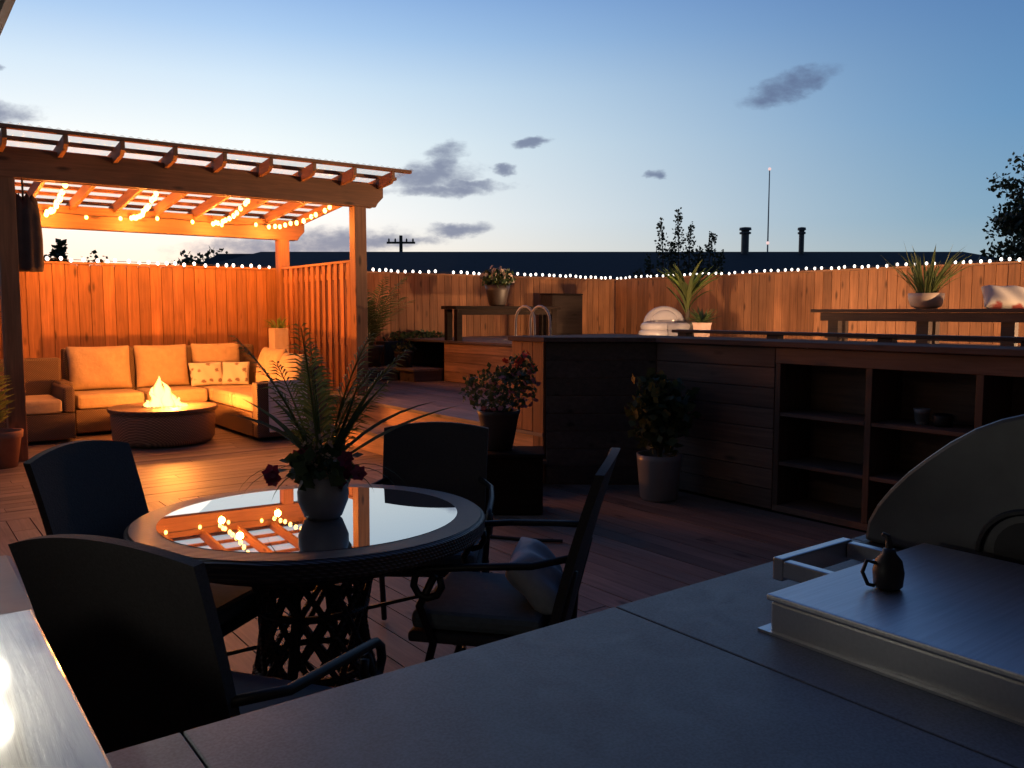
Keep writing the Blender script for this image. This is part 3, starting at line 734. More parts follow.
# hanging speaker-like dark bundle at left post
t = thing('outdoor_curtain', 'short dark outdoor curtain bunched beside the left pergola post', 'curtain', (-3.425,.03,1.78))
mb = MB(); n = 30; prev = None
for i in range(n):
    a = 2*math.pi*i/n
    rr = 1+.16*math.sin(7*a)
    prev = 0
rings = []
for z, k in ((0,.95),(.05,1.0),(.3,1.02),(.5,.95),(.60,.80),(.66,.5)):
    rings.append([(.135*k*(1+.14*math.sin(8*2*math.pi*i/n))*math.cos(2*math.pi*i/n), .10*k*(1+.14*math.sin(8*2*math.pi*i/n))*math.sin(2*math.pi*i/n), z+(.05*math.sin(5*2*math.pi*i/n)+.03*math.sin(11*2*math.pi*i/n) if z>.55 else 0)) for i in range(n)])
vs = [v for g_ in rings for v in g_]; fs = [(j*n+i,j*n+(i+1)%n,(j+1)*n+(i+1)%n,(j+1)*n+i) for j in range(len(rings)-1) for i in range(n)]+[tuple(range(n-1,-1,-1)),tuple((len(rings)-1)*n+i for i in range(n))]
mb._add(vs, fs); mb.build('bunched_fabric', plain('dark curtain', (.05,.032,.028), .9), t, smooth=True)
MB().tube([(0,0,.66),(0,0,.85)], .01, 6).build('tie_cord', M['cable'], t)

# ------------------------------------------------------------------ dining set
T = Vector((-3.43,-6.48,0))
tb = thing('dining_table', 'round woven patio table with a dark mirror glass top and lattice base', 'table', T)
tl = Matrix.Rotation(R(-1.15), 4, Vector((.8,-.6,0)))
tb.rotation_euler = tl.to_euler()
MB().lathe([(.478,.700),(.478,.722),(.565,.722),(.578,.712),(.578,.672),(.57,.662),(.47,.662)],64).build('woven_rim', M['wicker_top'], tb)
MB().lathe([(.0,.704),(.485,.704),(.485,.7235),(.0,.7235)],64).build('glass_top', M['glass'], tb)
MB().lathe([(.47,.62),(.47,.661),(.43,.661)],40).build('apron', M['wicker'], tb)
lat = MB(); prof = lambda z: .17+.10*abs((z-.36)/.36)**1.7
for dirn in (1,-1):
    for k in range(14):
        pts = [(prof(z)*math.cos(2*math.pi*k/14+dirn*z*3.2), prof(z)*math.sin(2*math.pi*k/14+dirn*z*3.2), z) for z in [.02+.062*i for i in range(11)]]
        lat.tube(pts, .011, 5)
for z in (.03,.22,.42,.62):
    lat.tube([(prof(z)*math.cos(2*math.pi*k/30), prof(z)*math.sin(2*math.pi*k/30), z) for k in range(31)], .013, 6, False)
lat.build('lattice_base', M['wicker'], tb)
for k in range(4):
    a = R(45+90*k); MB().tube([(.17*math.cos(a),.17*math.sin(a),.66),(.15*math.cos(a),.15*math.sin(a),.4),(.22*math.cos(a),.22*math.sin(a),.12),(.33*math.cos(a),.33*math.sin(a),.02)], .018, 8).build('leg', M['iron'], tb, smooth=True)

def make_chair(label, back_top, facing, arch=.035, tall=0, wide=0):
    f = Vector((facing[0],facing[1],0)).normalized(); loc = Vector((back_top[0],back_top[1],0))+f*.36
    t = thing('dining_chair', label, 'chair', loc, math.atan2(f.y,f.x), 'dark patio dining chairs round the table')
    # local: +x front
    vs = []; fs = []; nu, nv = 14, 12; th = .028
    for layer in (0,1):
        for j in range(nv+1):
            v = j/nv; w = .205+wide+.012*v
            for i in range(nu+1):
                u_ = -1+2*i/nu; z = .40+(.525+tall)*v+(arch*(1-u_*u_) if True else 0)*v
                x = -.215-.115*v-.035*v*v-.022*(1-u_*u_)-(th if layer else 0)
                vs.append((x, u_*w, z))
    K = (nu+1)*(nv+1)
    for j in range(nv):
        for i in range(nu):
            a = j*(nu+1)+i; fs.append((a,a+1,a+nu+2,a+nu+1)); fs.append((K+a,K+a+nu+1,K+a+nu+2,K+a+1))
    edge = [i for i in range(nu+1)]+[j*(nu+1)+nu for j in range(1,nv+1)]+[nv*(nu+1)+i for i in range(nu-1,-1,-1)]+[j*(nu+1) for j in range(nv-1,0,-1)]
    for a, b2 in zip(edge, edge[1:]+edge[:1]): fs.append((b2,a,K+a,K+b2))
    m_ = MB(); m_._add(vs, fs); bk = m_.build('backrest', M['black_fabric'], t, smooth=True, bevel=0); bk.data.set_sharp_from_angle(angle=R(45))
    MB().box(-.22,.22,-.24,.24,.37,.405).build('seat', M['black_fabric'], t, bevel=.012)
    c_ = MB().box(-.20,.215,-.225,.225,.407,.465); c_.build('seat_cushion', M['teal'], t, bevel=.02)
    for sg in (-1,1):
        pts = [(-.29,.205*sg,.66),(-.18,.262*sg,.645),(.0,.275*sg,.635),(.14,.275*sg,.62)]
        pts += [(.14+.045*math.sin(a), .275*sg, .575+.045*math.cos(a)) for a in [R(q) for q in (20,60,100,140,180,220,260,300)]]
        MB().tube(pts, .012, 8).build('arm', M['iron'], t, smooth=True)
        MB().tube([(.12,.268*sg,.60),(.17,.265*sg,.50),(.13,.255*sg,.38),(.19,.25*sg,.15),(.24,.25*sg,.01)], .013, 8).build('front_leg', M['iron'], t, smooth=True)
        MB().tube([(-.30,.20*sg,.62),(-.25,.21*sg,.42),(-.24,.235*sg,.3),(-.30,.235*sg,.01)], .013, 8).build('rear_leg', M['iron'], t, smooth=True)
    MB().tube([(.17,-.25,.22),(.10,0,.26),(.17,.25,.22)], .008, 6).build('stretcher', M['iron'], t)
    return t
make_chair('dark dining chair left of the table nearest the fire pit', (-4.02,-5.97), (.60,-.80))
make_chair('large dark dining chair in front beside the pale wooden rail', (-4.227,-7.405), (.83,.56), .035, .03)
make_chair('dark dining chair behind the table in front of the steps', (-2.565,-5.87), (-.63,-.775), .025, -.05, .02)
make_chair('dark dining chair right of the table seen edge-on with a pale pillow', (-2.72,-7.13), (-.66,.75), .03, 0, .03)
pillow_thing('chair_pillow','pale blue pillow leaning on the right dining chair','pillow',(-2.86,-6.97,.54),(R(-42),0,math.atan2(.69,-.72)-R(90)),.36,.22,.12,M['pale_blue'])

# vase with plant
t = thing('centrepiece_plant', 'grey round vase of spiky leaves and dark magenta flowers on the table', 'potted plant', (-3.41,-6.53,.7215))
MB().lathe([(.05,0),(.062,.01),(.082,.06),(.083,.09),(.07,.135),(.062,.148),(.056,.148),(.055,.13)],28).build('vase', M['grey_pot'], t, smooth=True)
mb = MB()
for k in range(2):
    a = random.uniform(0,6.28); mb.strap((.02*math.cos(a),.02*math.sin(a),.13), a, random.uniform(.25,.40), .05, R(random.uniform(55,86)), R(random.uniform(-5,40)))
for az, L, rise, dr in ((R(-37),.52,38,25),(R(-30),.46,50,40),(R(143),.38,55,50),(R(-50),.40,62,20),(R(-37),.34,62,-15),(R(150),.34,70,30)): mb.strap((0,0,.14), az, L, .038, R(rise), R(dr))
mb.build('leaves', M['leaf_deep'], t)
mb = MB()
for k in range(11):
    a = random.uniform(0,6.28); mb.frond((.02*math.cos(a),.02*math.sin(a),.14), a, random.uniform(.36,.555), R(random.uniform(68,89)), R(random.uniform(10,55)), .0035, .10, 28)
mb.build('fronds', M['leaf_palm'], t)
mb = MB()
for az, L in ((R(143),.30),(R(120),.24),(R(-37),.26),(R(-60),.2),(R(200),.22),(R(165),.27),(R(-20),.3)):
    mb.strap((.03*math.cos(az),.03*math.sin(az),.14), az, L, .008, R(30), R(100), n=8)
mb.leaves((0,0,.17), (.12,.12,.06), 170, .05, .1)
mb.build('trailing_stems', M['leaf_mid'], t)
for (x,z) in ((-.15,.14),(-.155,.16),(-.05,.17),(-.06,.20),(-.045,.23),(.075,.15),(.09,.17),(.08,.20),(.06,.13),(.14,.16)):
    for j in range(2):
        p = RGT*(x+random.uniform(-.012,.012))-FWD*random.uniform(.02,.08); MB().blossom((p.x,p.y,z+random.uniform(-.01,.01)), .028, 6, (-.5,-.7,.5)).build('bloom', M['magenta'], t)
mb = MB()
for x0 in (-.03,.035,-.01):
    for j in range(22):
        p = RGT*(x0+random.uniform(-.018,.018))-FWD*random.uniform(.03,.07); mb.blossom((p.x,p.y,.15+j*.008+random.uniform(-.005,.005)), .012, 5)
mb.build('cream_spikes', M['cream_fl'], t)

# hose
hs = MB().tube([(-2.3,-4.55,.012),(-1.9,-4.75,.012),(-1.6,-4.90,.012),(-1.45,-5.12,.012),(-1.30,-5.27,.012)], .011, 8).build('garden_hose', M['cable'], smooth=True)
tag(hs, 'black garden hose lying on the deck behind the dining chairs', 'hose')

# ------------------------------------------------------------------ kitchen counter, rail, grill
kc = thing('outdoor_kitchen_counter', 'grey slate-tiled outdoor kitchen counter in the foreground', 'counter', (-3.2,-8.5,0)); oc = (-3.2,-8.5,0)
mb = MB(); xs = (-4.385,-4.297,-3.612,-2.92,-2.2,-1.5)
for i in range(5): mb.box(xs[i]+(.0015 if i else 0), xs[i+1]-.0015, -8.92,-8.12,.885,.92)
mb.build('tile_top', M['counter'], kc, off=oc, bevel=.002)
MB().box(-4.38,-1.52,-8.85,-8.20,.0,.879).build('cabinet', M['stone'], kc, off=oc)
MB().box(-4.384,-1.51,-8.915,-8.125,.8795,.8845).build('grout_bed', M['black'], kc, off=oc)
rw = thing('railing_half_wall', 'low half wall capped with a pale glossy wooden board at the left', 'half wall', (-4.6,-8.3,0)); orr = (-4.6,-8.3,0)
mb = MB(); mb.box(-4.60,-4.389,-9.3,-7.67,.915,.955); mb.box(-4.82,-4.604,-9.3,-7.67,.915,.955)
mb.build('cap_board', M['rail_cap'], rw, off=orr, bevel=.004)
MB().box(-4.78,-4.42,-9.3,-7.71,.0,.912).build('wall_panel', M['wall_z'], rw, off=orr)
t = thing('deck_box', 'dark grey deck storage box between the front chair and the wooden rail', 'deck box', (-4.525,-6.80,0))
MB().box(-.21,.21,-.27,.27,.0,.70).build('body', M['grey_pot'], t, bevel=.012)
MB().box(-.225,.225,-.285,.285,.702,.755).build('lid', M['grey_pot'], t, bevel=.015)
gr = thing('gas_grill', 'built-in gas grill with a dark rounded hood on the counter at the right', 'grill', (-2.6,-8.5,.92)); ogr = (-2.6,-8.5,.92)
hp = [(-8.20,.945),(-8.205,.985),(-8.222,1.02),(-8.247,1.055),(-8.28,1.093),(-8.313,1.124),(-8.355,1.16),(-8.398,1.19),(-8.44,1.211),(-8.475,1.223),(-8.53,1.232),(-8.58,1.225),(-8.65,1.19),(-8.72,1.12),(-8.76,1.03),(-8.77,.945)]
MB().prism(hp, -2.975, -2.2, 'x').build('hood', M['hood'], gr, off=ogr, smooth=True).data.set_sharp_from_angle(angle=R(50))
MB().prism([(y_*1.0,z_) for y_,z_ in [( -8.485+( y-(-8.485))*1.02, .94+(z-.94)*1.012) for y,z in hp]], -3.0, -2.974, 'x').build('end_panel', M['hood'], gr, off=ogr, bevel=.008); epn = bpy.data.objects[[o.name for o in gr.children if o.name.startswith('end_panel')][0]]
MB().box(-3.02,-2.18,-8.80,-8.19,.92,.944).build('firebox_frame', M['black'], gr, off=ogr, bevel=.004)
mb = MB(); mb.tube([(-3.004,-8.50+.085*math.cos(a),.975+.085*math.sin(a)) for a in [R(q) for q in range(0,181,10)]], .006, 6); mb.build('hinge_arc', M['black'], epn, off=ogr)
mb = MB(); mb.prism([(-8.50+.058*math.cos(a),.985+.058*math.sin(a)) for a in [2*math.pi*k/28 for k in range(28)]], -3.008,-3.0005,'x'); mb.build('rotisserie_port', M['black'], epn, off=ogr)
MB().tube([(-2.9,-8.82,1.08),(-2.3,-8.82,1.08)], .014, 10).build('lid_handle', M['steel'], gr, off=ogr)
sb = thing('side_burner', 'stainless side burner box with a flat lid set into the counter beside the grill', 'side burner', (-3.28,-8.55,.92)); os_ = (-3.28,-8.55,.92)
MB().box(-3.502,-3.045,-8.86,-8.34,.9205,.968).build('burner_box', M['steel'], sb, off=os_, bevel=.004)
MB().box(-3.507,-3.04,-8.865,-8.335,.969,.979).build('lid', M['steel_lid'], sb, off=os_, bevel=.003); lid_ = [o for o in sb.children if o.name.startswith('lid')][0]
MB().box(-3.512,-3.03,-8.875,-8.325,.9203,.924).build('flange', M['steel'], sb, off=os_)
mb = MB(); mb.box(-3.335,-3.12,-8.242,-8.222,.938,.978); mb.box(-3.335,-3.315,-8.334,-8.243,.945,.975); mb.box(-3.14,-3.12,-8.334,-8.243,.945,.975)
mb.build('handle', M['steel'], lid_, off=os_, bevel=.003)
t = thing('small_oil_can', 'small black jug with a curled spout standing on the side burner lid', 'jug', (-3.338,-8.432,.979))
t.scale = (.88,.88,.88)
MB().lathe([(.018,0),(.024,.006),(.026,.03),(.022,.05),(.012,.062),(.010,.07),(0,.071)],16).build('body', M['black'], t, smooth=True)
MB().tube([(0,0,.06),(.006,.004,.078),(.010,.008,.088),(.004,.016,.092)], [.007,.006,.005,.004], 8).build('spout', M['black'], t, smooth=True)
MB().tube([(-.018,.012,.045),(-.032,.022,.05),(-.038,.026,.03),(-.030,.02,.008),(-.02,.014,.005)], .0035, 6).build('handle', M['black'], t, smooth=True)

# ------------------------------------------------------------------ own house on the left and behind (only its eave corner shows)
hh = thing('house', 'dark eave corner of the house at the upper left edge', 'house', (-5.2,-7,0)); oh = (-5.2,-7,0)
mb = MB(); mb.box(-5.4,-5.2,-14,-3.0,-.3,6.0); mb.box(-5.196,6,-10.5,-10.3,-.3,6.2); mb.build('wall', M['render_wall'], hh, off=oh)  # unseen walls, made extra tall to block sky light
mb = MB(); mb.box(-5.196,-4.14,-9.6,-2.8,2.53,2.57); mb.build('soffit', M['fascia'], hh, off=oh)
mb = MB(); mb.box(-4.138,-4.108,-7.3,-2.8,2.50,2.70); mb.build('fascia_board', M['fascia'], hh, off=oh)
mb = MB(); mb.prism([(-5.195,2.572),(-4.14,2.572),(-4.14,2.69),(-5.195,3.0)], -7.3,-2.8,'y'); mb.build('roof', M['roof'], hh, off=oh)
for i, (p, lab) in enumerate((((-4.20,-4.5,2.25),'white globe porch lamp under the eave farther along the house'),((-4.26,-5.25,2.17),'white globe porch lamp under the eave nearer the counter'))):
    t = thing('porch_lamp', lab, 'lamp', p, 0, 'porch lamps under the eave')
    MB().sphere((0,0,0), .055, 14, 10).build('globe', M['lamp_white'], t, smooth=True)
    MB().tube([(0,0,.055),(0,0,2.53-p[2])], .008, 6).build('rod', M['black'], t)
t = thing('rail_lamp', 'white globe lamp standing on the pale wooden rail', 'lamp', (-4.60,-8.0,.956))
MB().sphere((0,0,.15), .03, 14, 10).build('globe', M['lamp_white'], t, smooth=True)
MB().tube([(0,0,.12),(0,0,.02)], .008, 6).build('stem', M['black'], t)
MB().lathe([(.05,0),(.05,.012),(.01,.02)],14).build('base', M['black'], t)
lamp('rail_light', (-4.565,-8.0,1.09), .6, (1,.93,.78), .03)
# deck lantern out to the right lights the fences
t = thing('flood_lamp', 'small warm flood lamp on a spike between the long bench and the right fence', 'flood lamp', (4.85,-10.0,1.0))
MB().tube([(0,0,0),(0,0,.34)], .012, 8).build('spike', M['black'], t)
MB().lathe([(.05,0),(.05,.01),(.012,.02)],12).build('base', M['black'], t)
fd = Vector((.10,.99,.02)).normalized(); fx = fd.cross(Vector((0,0,1))).normalized(); fu = fx.cross(fd)
MB().obox(Vector((0,0,.41))-fd*.06, fx, fd, fu, .10, .05, .065).build('housing', M['black'], t, bevel=.008)
MB().obox(Vector((0,0,.41))-fd*.005, fx, fd, fu, .085, .003, .052).build('lens', glow('flood lens', (1,.6,.3), 20), t)
sp = bpy.data.lights.new('flood_light', 'SPOT'); sp.energy = 2100; sp.color = (1,.60,.32); sp.shadow_soft_size = .06; sp.spot_size = R(100); sp.spot_blend = .6
so_ = bpy.data.objects.new('flood_light', sp); COL.objects.link(so_); so_.location = Vector((4.85,-10.0,1.41))+fd*.03; so_.rotation_euler = fd.to_track_quat('-Z','Y').to_euler()
for (x, y, pw, lab) in ((5.25,-6.3,90,'low deck light behind the long bench below the red-flowered pillow'),(5.0,-2.5,85,'low deck light between the end of the long bench and the inflatable chair'),(3.3,-.75,150,'added low fill light between the arched handrails and the dark bench')):  # the last light is added and hidden to brighten the back fence
    t = thing('deck_light', lab, 'deck light', (x,y,1.002), 0, 'low warm deck lights')
    MB().lathe([(.05,0),(.05,.008),(.03,.01)],14).build('base', M['black'], t)
    MB().sphere((0,0,.022), .014, 10, 8).build('bulb', glow('deck light bulb', (1,.6,.3), 14), t, smooth=True)
    lamp('deck_light_glow', (x,y,1.075), pw, (1,.60,.32), .04)

# ------------------------------------------------------------------ neighbours, trees, mast
nb = thing('neighbour_house', 'long low neighbouring house with a dark shingle roof behind the fence', 'house', far(3,25,0)); onb = far(3,25,0)
def F(X, D, z): return far(X, D, z)
ridge = [F(-7.4,25,3.17),F(13.3,25,3.17)]; ea = [F(-9.3,21,2.15),F(15.5,21,2.15)]; eb = [F(-9.3,29,2.15),F(15.5,29,2.15)]
mb = MB(); mb._add([ridge[0],ridge[1],ea[0],ea[1],eb[0],eb[1]], [(2,3,1,0),(5,4,0,1),(4,2,0),(3,5,1),(2,4,5,3)]); mb.build('roof', M['roof'], nb, off=onb)
mb = MB(); c_ = [F(-8.8,21.5,0),F(15,21.5,0),F(15,28.5,0),F(-8.8,28.5,0)]
mb.prism([(p.x,p.y) for p in c_], -.3, 2.16); mb.build('wall', M['siding'], nb, off=onb)
for X, h, r in ((6.78,.62,.11),(8.42,.62,.075)):
    p = F(X,24.7,0); MB().lathe([(r,3.0),(r,3.17+h-.14),(r*1.5,3.17+h-.13),(r*1.5,3.17+h-.08),(r,3.17+h-.07),(r*1.1,3.17+h-.03),(r*1.6,3.17+h-.02),(r*1.5,3.17+h+.05),(0,3.17+h+.07)],14,(p.x,p.y,0)).build('flue_pipe', M['chimney'], nb, smooth=False, off=onb)
n2 = thing('far_house', 'dark hipped roof of a farther house left of the long roof', 'house', far(-11,36,0)); on2 = far(-11,36,0)
mb = MB(); q = [F(-14.5,33,2.2),F(-7.5,33,2.2),F(-7.5,40,2.2),F(-14.5,40,2.2)]; rr = [F(-12.6,36.5,3.9),F(-9.5,36.5,3.9)]
mb._add(q+rr, [(0,1,5,4),(1,2,5),(2,3,4,5),(3,0,4),(3,2,1,0)]); mb.build('roof', M['roof'], n2, off=on2)
mb = MB(); mb.prism([(p.x,p.y) for p in [F(-14,33.5,0),F(-8,33.5,0),F(-8,39.5,0),F(-14,39.5,0)]], -.3, 2.21); mb.build('wall', M['siding'], n2, off=on2)

def conifer(X, D, h, w, lab):
    t = thing('conifer_tree', lab, 'tree', far(X,D,-.32), 0, 'dark trees far beyond the sofa fence')
    MB().tube([(0,0,0),(0,0,h*.9)], [.12,.03], 6).build('trunk', M['bark'], t)
    mb = MB()
    for i in range(16):
        z = h*(.25+.75*i/16); r = w*(1-(i/16))**.8*.5+.08
        mb.leaves((random.uniform(-.1,.1),random.uniform(-.1,.1),z), (r,r,.22), 60, .3, -.2)
    mb.build('crown', M['leaf_dark'], t)
def broad(X, D, h, w, lab, m='leaf_dark', grp='dark trees far beyond the sofa fence', n=500, size=.28):
    t = thing('leafy_tree', lab, 'tree', far(X,D,-.32), 0, grp)
    MB().tube([(0,0,0),(.1,0,h*.4),(0,.1,h*.75)], [.16,.12,.05], 7).build('trunk', M['bark'], t)
    mb = MB()
    for i in range(7):
        a = random.uniform(0,6.28); r = w*.28*random.random(); mb.leaves((r*math.cos(a)*1.4, r*math.sin(a)*1.4, h*random.uniform(.55,.82)), (w*.3,w*.3,h*.17), n//7, size)
    mb.build('crown', M[m], t)
conifer(-24.0,45,5.5,2.2,'tall pointed conifer beyond the fence right of the left post')
conifer(-25.9,46,4.9,1.9,'short conifer just right of the hanging curtain')
conifer(-26.6,48,4.9,2.4,'blunt conifer half hidden behind the hanging curtain')
broad(-22.3,46,5.3,2.2,'rounded tree beyond the fence left of the sofa middle')
broad(-18.4,47,5.2,2.6,'rounded tree beyond the fence above the flame')
broad(-16.9,46,5.4,2.2,'slim rounded tree beyond the fence left of the far hipped roof')
broad(-15.6,45,5.2,2.2,'bushy tree against the far hipped roof')
# sparse tree behind the roof
t = thing('sapling_tree', 'sparse upright tree rising between roof and fence behind the inflatable chair', 'tree', far(4.0,20,-.32))
tw = MB(); lf = MB()
for (dx, h) in ((-1.0,3.0),(-.62,3.85),(-.3,3.3),(-.1,4.05),(.25,3.75),(.55,3.2),(.9,3.55),(1.15,3.1),(-1.3,2.7)):
    b0 = Vector((0,0,1.2)); top = Vector((RGT.x*dx*.8,RGT.y*dx*.8,h-.05)); mid = (b0+top)/2+Vector((RGT.x*dx*.25,RGT.y*dx*.25,-.1))
    tw.tube([b0,mid,top], [.035,.02,.006], 5)
    for i in range(16):
        q = mid.lerp(top, i/15); lf.leaves(q, (.27*(1.1-i/18),.27*(1.1-i/18),.14), 20, .075, .3)
tw.tube([(0,0,0),(0,0,1.25)], [.08,.06], 8)
tw.build('branches', M['bark'], t); lf.build('crown', M['leaf_dark'], t)
# tree at right edge
t = thing('leaning_tree', 'leafy tree reaching in at the right edge above the fence', 'tree', far(9.35,14,0.0))
tw = MB(); lf = MB()
tw.tube([(0,0,0),(.05,.05,1.5),(0,.1,2.6),(-.05,.1,3.6)], [.14,.12,.09,.04], 8)
for k in range(46):
    a = random.uniform(0,6.28); z0 = random.uniform(2.0,3.2); L = random.uniform(.6,1.55); e = Vector((math.cos(a)*L, math.sin(a)*L, z0+random.uniform(.0,1.0)))
    e.x *= 1; b0 = Vector((0,.08,z0)); tw.tube([b0,(b0+e)/2+Vector((0,0,.1)),e], [.03,.018,.006], 5)
    for i in range(5):
        q = b0.lerp(e, .35+.16*i); lf.leaves(q, (.27,.27,.2), 64, .085, .1)
tw.build('branches', M['bark'], t); lf.build('crown', M['leaf_dark'], t)
broad(17.6,30,3.9,1.3,'small bushy tree right of the long roof end', 'leaf_dark', None, 500, .16)
# utility pole and mast
t = thing('utility_pole', 'wooden utility pole with a crossarm left of centre on the skyline', 'utility pole', far(-7.85,60,-.32))
MB().tube([(0,0,0),(0,0,7.1)], [.16,.12], 8).build('pole', M['bark'], t)
c = RGT; MB().bar(Vector((0,0,6.6))-c*1.0, Vector((0,0,6.6))+c*1.0, .14, .14).build('crossarm', M['bark'], t)
mb = MB()
for s in (-.85,-.4,.4,.85): mb.lathe([(.06,6.67),(.07,6.8),(.03,6.9)],8,(c.x*s,c.y*s,0))
mb.build('insulators', M['chimney'], t)
t = thing('radio_mast', 'thin tall radio mast with lights standing between the two roof flues', 'radio mast', far(24.1,80,-.32))
MB().tube([(0,0,0),(0,0,15.0)], [.10,.05], 6).build('mast', plain('mast steel', (.22,.21,.23), .6), t)
MB().sphere((0,0,15.05), .15, 10, 6).build('beacon', M['mast_light'], t)
MB().sphere((0,0,8.2), (.16,.16,.16), 10, 6).build('beacon', M['mast_light'], t)

# ------------------------------------------------------------------ sky
w = bpy.data.worlds.new('World'); sc.world = w; w.use_nodes = True
nt = w.node_tree; L = nt.links.new; bg = nt.nodes['Background']
def mth(op, a, b=None, c=None, clamp=False):
    n = N(nt,'ShaderNodeMath', operation=op); n.use_clamp = clamp
    for i, v in enumerate((a,b,c)):
        if v is None: continue
        if isinstance(v, (int,float)): n.inputs[i].default_value = v
        else: L(v, n.inputs[i])
    return n.outputs[0]
tc = N(nt,'ShaderNodeTexCoord'); V = tc.outputs['Generated']
def dot(vec):
    n = N(nt,'ShaderNodeVectorMath', operation='DOT_PRODUCT'); L(V, n.inputs[0]); n.inputs[1].default_value = vec; return n.outputs['Value']
fz = dot((0,0,1)); ff = dot(tuple(FWD)); fr_ = dot(tuple(RGT))
GA = R(-27); glow_dir = FWD*math.cos(GA)+RGT*math.sin(GA)
hor = mth('SQRT', mth('SUBTRACT', 1.0001, mth('MULTIPLY', fz, fz)))
ca = mth('DIVIDE', dot(tuple(glow_dir)), hor)
f0 = N(nt,'ShaderNodeMapRange', clamp=True); setin(f0, From_Min=.50, From_Max=.985); L(ca, f0.inputs['Value'])
near = mth('POWER', f0.outputs['Result'], 1.7)
def s2l(c): return tuple(((x/255)/12.92 if x/255 <= .04045 else ((x/255+.055)/1.055)**2.4) for x in c)
def ramp(stops):
    r = N(nt,'ShaderNodeValToRGB'); e = r.color_ramp.elements
    while len(e) < len(stops): e.new(.5)
    for el, (p, c) in zip(e, stops): el.position = p; el.color = rgba(s2l(c))
    L(zr_, r.inputs['Fac']); return r.outputs['Color']
zr_ = mth('MULTIPLY', fz, 1.0, clamp=True)
rampA = ramp([(0.0,(252,234,206)),(.05,(253,244,230)),(.11,(248,252,252)),(.19,(230,245,251)),(.25,(204,229,248)),(.30,(166,203,241)),(.36,(126,170,226)),(.6,(62,98,158)),(1.0,(34,54,100))])
rampB = ramp([(0.0,(168,178,176)),(.05,(150,174,186)),(.10,(122,162,190)),(.20,(98,146,190)),(.33,(80,122,176)),(.5,(50,80,128)),(1.0,(28,46,88))])
mixs = N(nt,'ShaderNodeMix', data_type='RGBA'); L(near, mixs.inputs['Factor']); L(rampB, mixs.inputs['A']); L(rampA, mixs.inputs['B'])
# Nishita twilight added underneath
sky = N(nt,'ShaderNodeTexSky', sky_type='NISHITA'); sky.sun_disc = False; sky.sun_elevation = R(1.0)
sky.sun_rotation = math.atan2(glow_dir.x, glow_dir.y); sky.altitude = 50; sky.dust_density = 1.5
nsc = N(nt,'ShaderNodeVectorMath', operation='SCALE'); L(sky.outputs['Color'], nsc.inputs[0]); nsc.inputs['Scale'].default_value = .02
addc = N(nt,'ShaderNodeVectorMath', operation='ADD'); L(mixs.outputs['Result'], addc.inputs[0]); L(nsc.outputs['Vector'], addc.inputs[1])
# clouds: patches at fixed bearings, edges broken up by noise
px = mth('DIVIDE', fr_, mth('MAXIMUM', ff, .05)); pz = mth('DIVIDE', fz, mth('MAXIMUM', ff, .05))
cmb = N(nt,'ShaderNodeCombineXYZ'); L(px, cmb.inputs[0]); L(mth('MULTIPLY', pz, 1.8), cmb.inputs[1])
nz = N(nt,'ShaderNodeTexNoise'); setin(nz, Scale=22, Detail=7, Roughness=.62); L(cmb.outputs[0], nz.inputs['Vector'])
nzv = mth('MULTIPLY', mth('SUBTRACT', nz.outputs['Fac'], .47), 3.0)
nw = N(nt,'ShaderNodeTexNoise'); setin(nw, Scale=26, Detail=4, Roughness=.6); L(cmb.outputs[0], nw.inputs['Vector'])
spl = N(nt,'ShaderNodeSeparateColor'); L(nw.outputs['Color'], spl.inputs['Color'])
px = mth('ADD', px, mth('MULTIPLY', mth('SUBTRACT', spl.outputs[0], .5), .045)); pz = mth('ADD', pz, mth('MULTIPLY', mth('SUBTRACT', spl.outputs[1], .5), .022))
total = None
CL = [(432,180,42,16,.10),(470,188,44,6,-.05),(446,164,22,14,.3),(440,194,50,6,0),(783,92,44,13,.33),(458,230,30,7,.05),(12,117,40,11,-.05),(2,74,14,4,-.2),(300,246,110,15,.05),(390,241,50,7,0),(655,178,9,6,.1),(533,147,18,5,.1),(505,172,14,5,0)]
for (u_, v_, ru, rv, ro) in CL:
    cx = (u_-512)/840; cz = (312-v_)/840; cr, sr = math.cos(ro), math.sin(ro)
    dx = mth('SUBTRACT', px, cx); dz = mth('SUBTRACT', pz, cz)
    a = mth('DIVIDE', mth('ADD', mth('MULTIPLY', dx, cr), mth('MULTIPLY', dz, sr)), ru/840)
    b_ = mth('DIVIDE', mth('SUBTRACT', mth('MULTIPLY', dz, cr), mth('MULTIPLY', dx, sr)), rv/840)
    d2 = mth('ADD', mth('MULTIPLY', a, a), mth('MULTIPLY', b_, b_))
    val = mth('ADD', mth('SUBTRACT', 1.05, d2), nzv)
    total = val if total is None else mth('MAXIMUM', total, val)
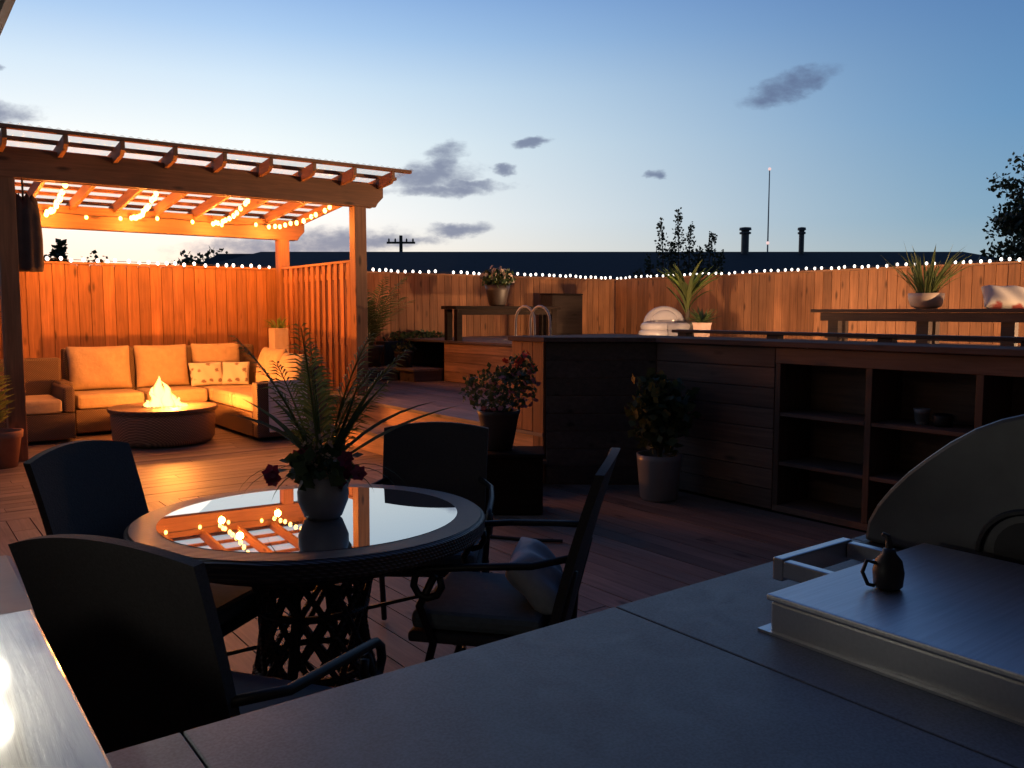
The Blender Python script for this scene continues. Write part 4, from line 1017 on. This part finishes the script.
cm = N(nt,'ShaderNodeMapRange', clamp=True, interpolation_type='SMOOTHSTEP'); setin(cm, From_Min=-.55, From_Max=1.35, To_Min=0.0, To_Max=.82); L(total, cm.inputs['Value'])
frontal = mth('GREATER_THAN', ff, .1)
cf = mth('MULTIPLY', cm.outputs['Result'], frontal)
ccol = N(nt,'ShaderNodeMix', data_type='RGBA'); L(near, ccol.inputs['Factor']); ccol.inputs['A'].default_value = rgba(s2l((84,100,136))); ccol.inputs['B'].default_value = rgba(s2l((112,120,150)))
fin = N(nt,'ShaderNodeMix', data_type='RGBA'); L(cf, fin.inputs['Factor']); L(addc.outputs['Vector'], fin.inputs['A']); L(ccol.outputs['Result'], fin.inputs['B'])
bk = N(nt,'ShaderNodeMapRange', clamp=True); setin(bk, From_Min=-.6, From_Max=.35, To_Min=.6, To_Max=1.0); L(ff, bk.inputs['Value'])
dim = N(nt,'ShaderNodeVectorMath', operation='SCALE'); L(fin.outputs['Result'], dim.inputs[0]); L(bk.outputs['Result'], dim.inputs['Scale'])
L(dim.outputs['Vector'], bg.inputs['Color']); bg.inputs['Strength'].default_value = 1.0

sl = bpy.data.lights.new('sun', 'SUN'); sl.energy = .08; sl.angle = R(20); sl.color = (1,.8,.6)
so = bpy.data.objects.new('sun', sl); COL.objects.link(so)
so.rotation_euler = (-(glow_dir+Vector((0,0,.05)))).to_track_quat('-Z','Y').to_euler()

# ------------------------------------------------------------------ camera, render settings
cd = bpy.data.cameras.new('camera'); cd.sensor_width = 36; cd.lens = 36*840/1024; cd.clip_end = 2000; cd.clip_start = .02
co = bpy.data.objects.new('camera', cd); COL.objects.link(co); co.location = CAM
pit = math.atan(72/840)
co.rotation_euler = (FWD*math.cos(pit)-Vector((0,0,1))*math.sin(pit)).to_track_quat('-Z','Y').to_euler()
sc.camera = co
vs_ = sc.view_settings; vs_.view_transform = 'Standard'; vs_.look = 'None'; vs_.gamma = 1; vs_.exposure = 0; vs_.use_curve_mapping = False
sc.cycles.use_denoising = True
sc.cycles.sample_clamp_indirect = 4
sc.cycles.max_bounces = 8; sc.cycles.transparent_max_bounces = 16
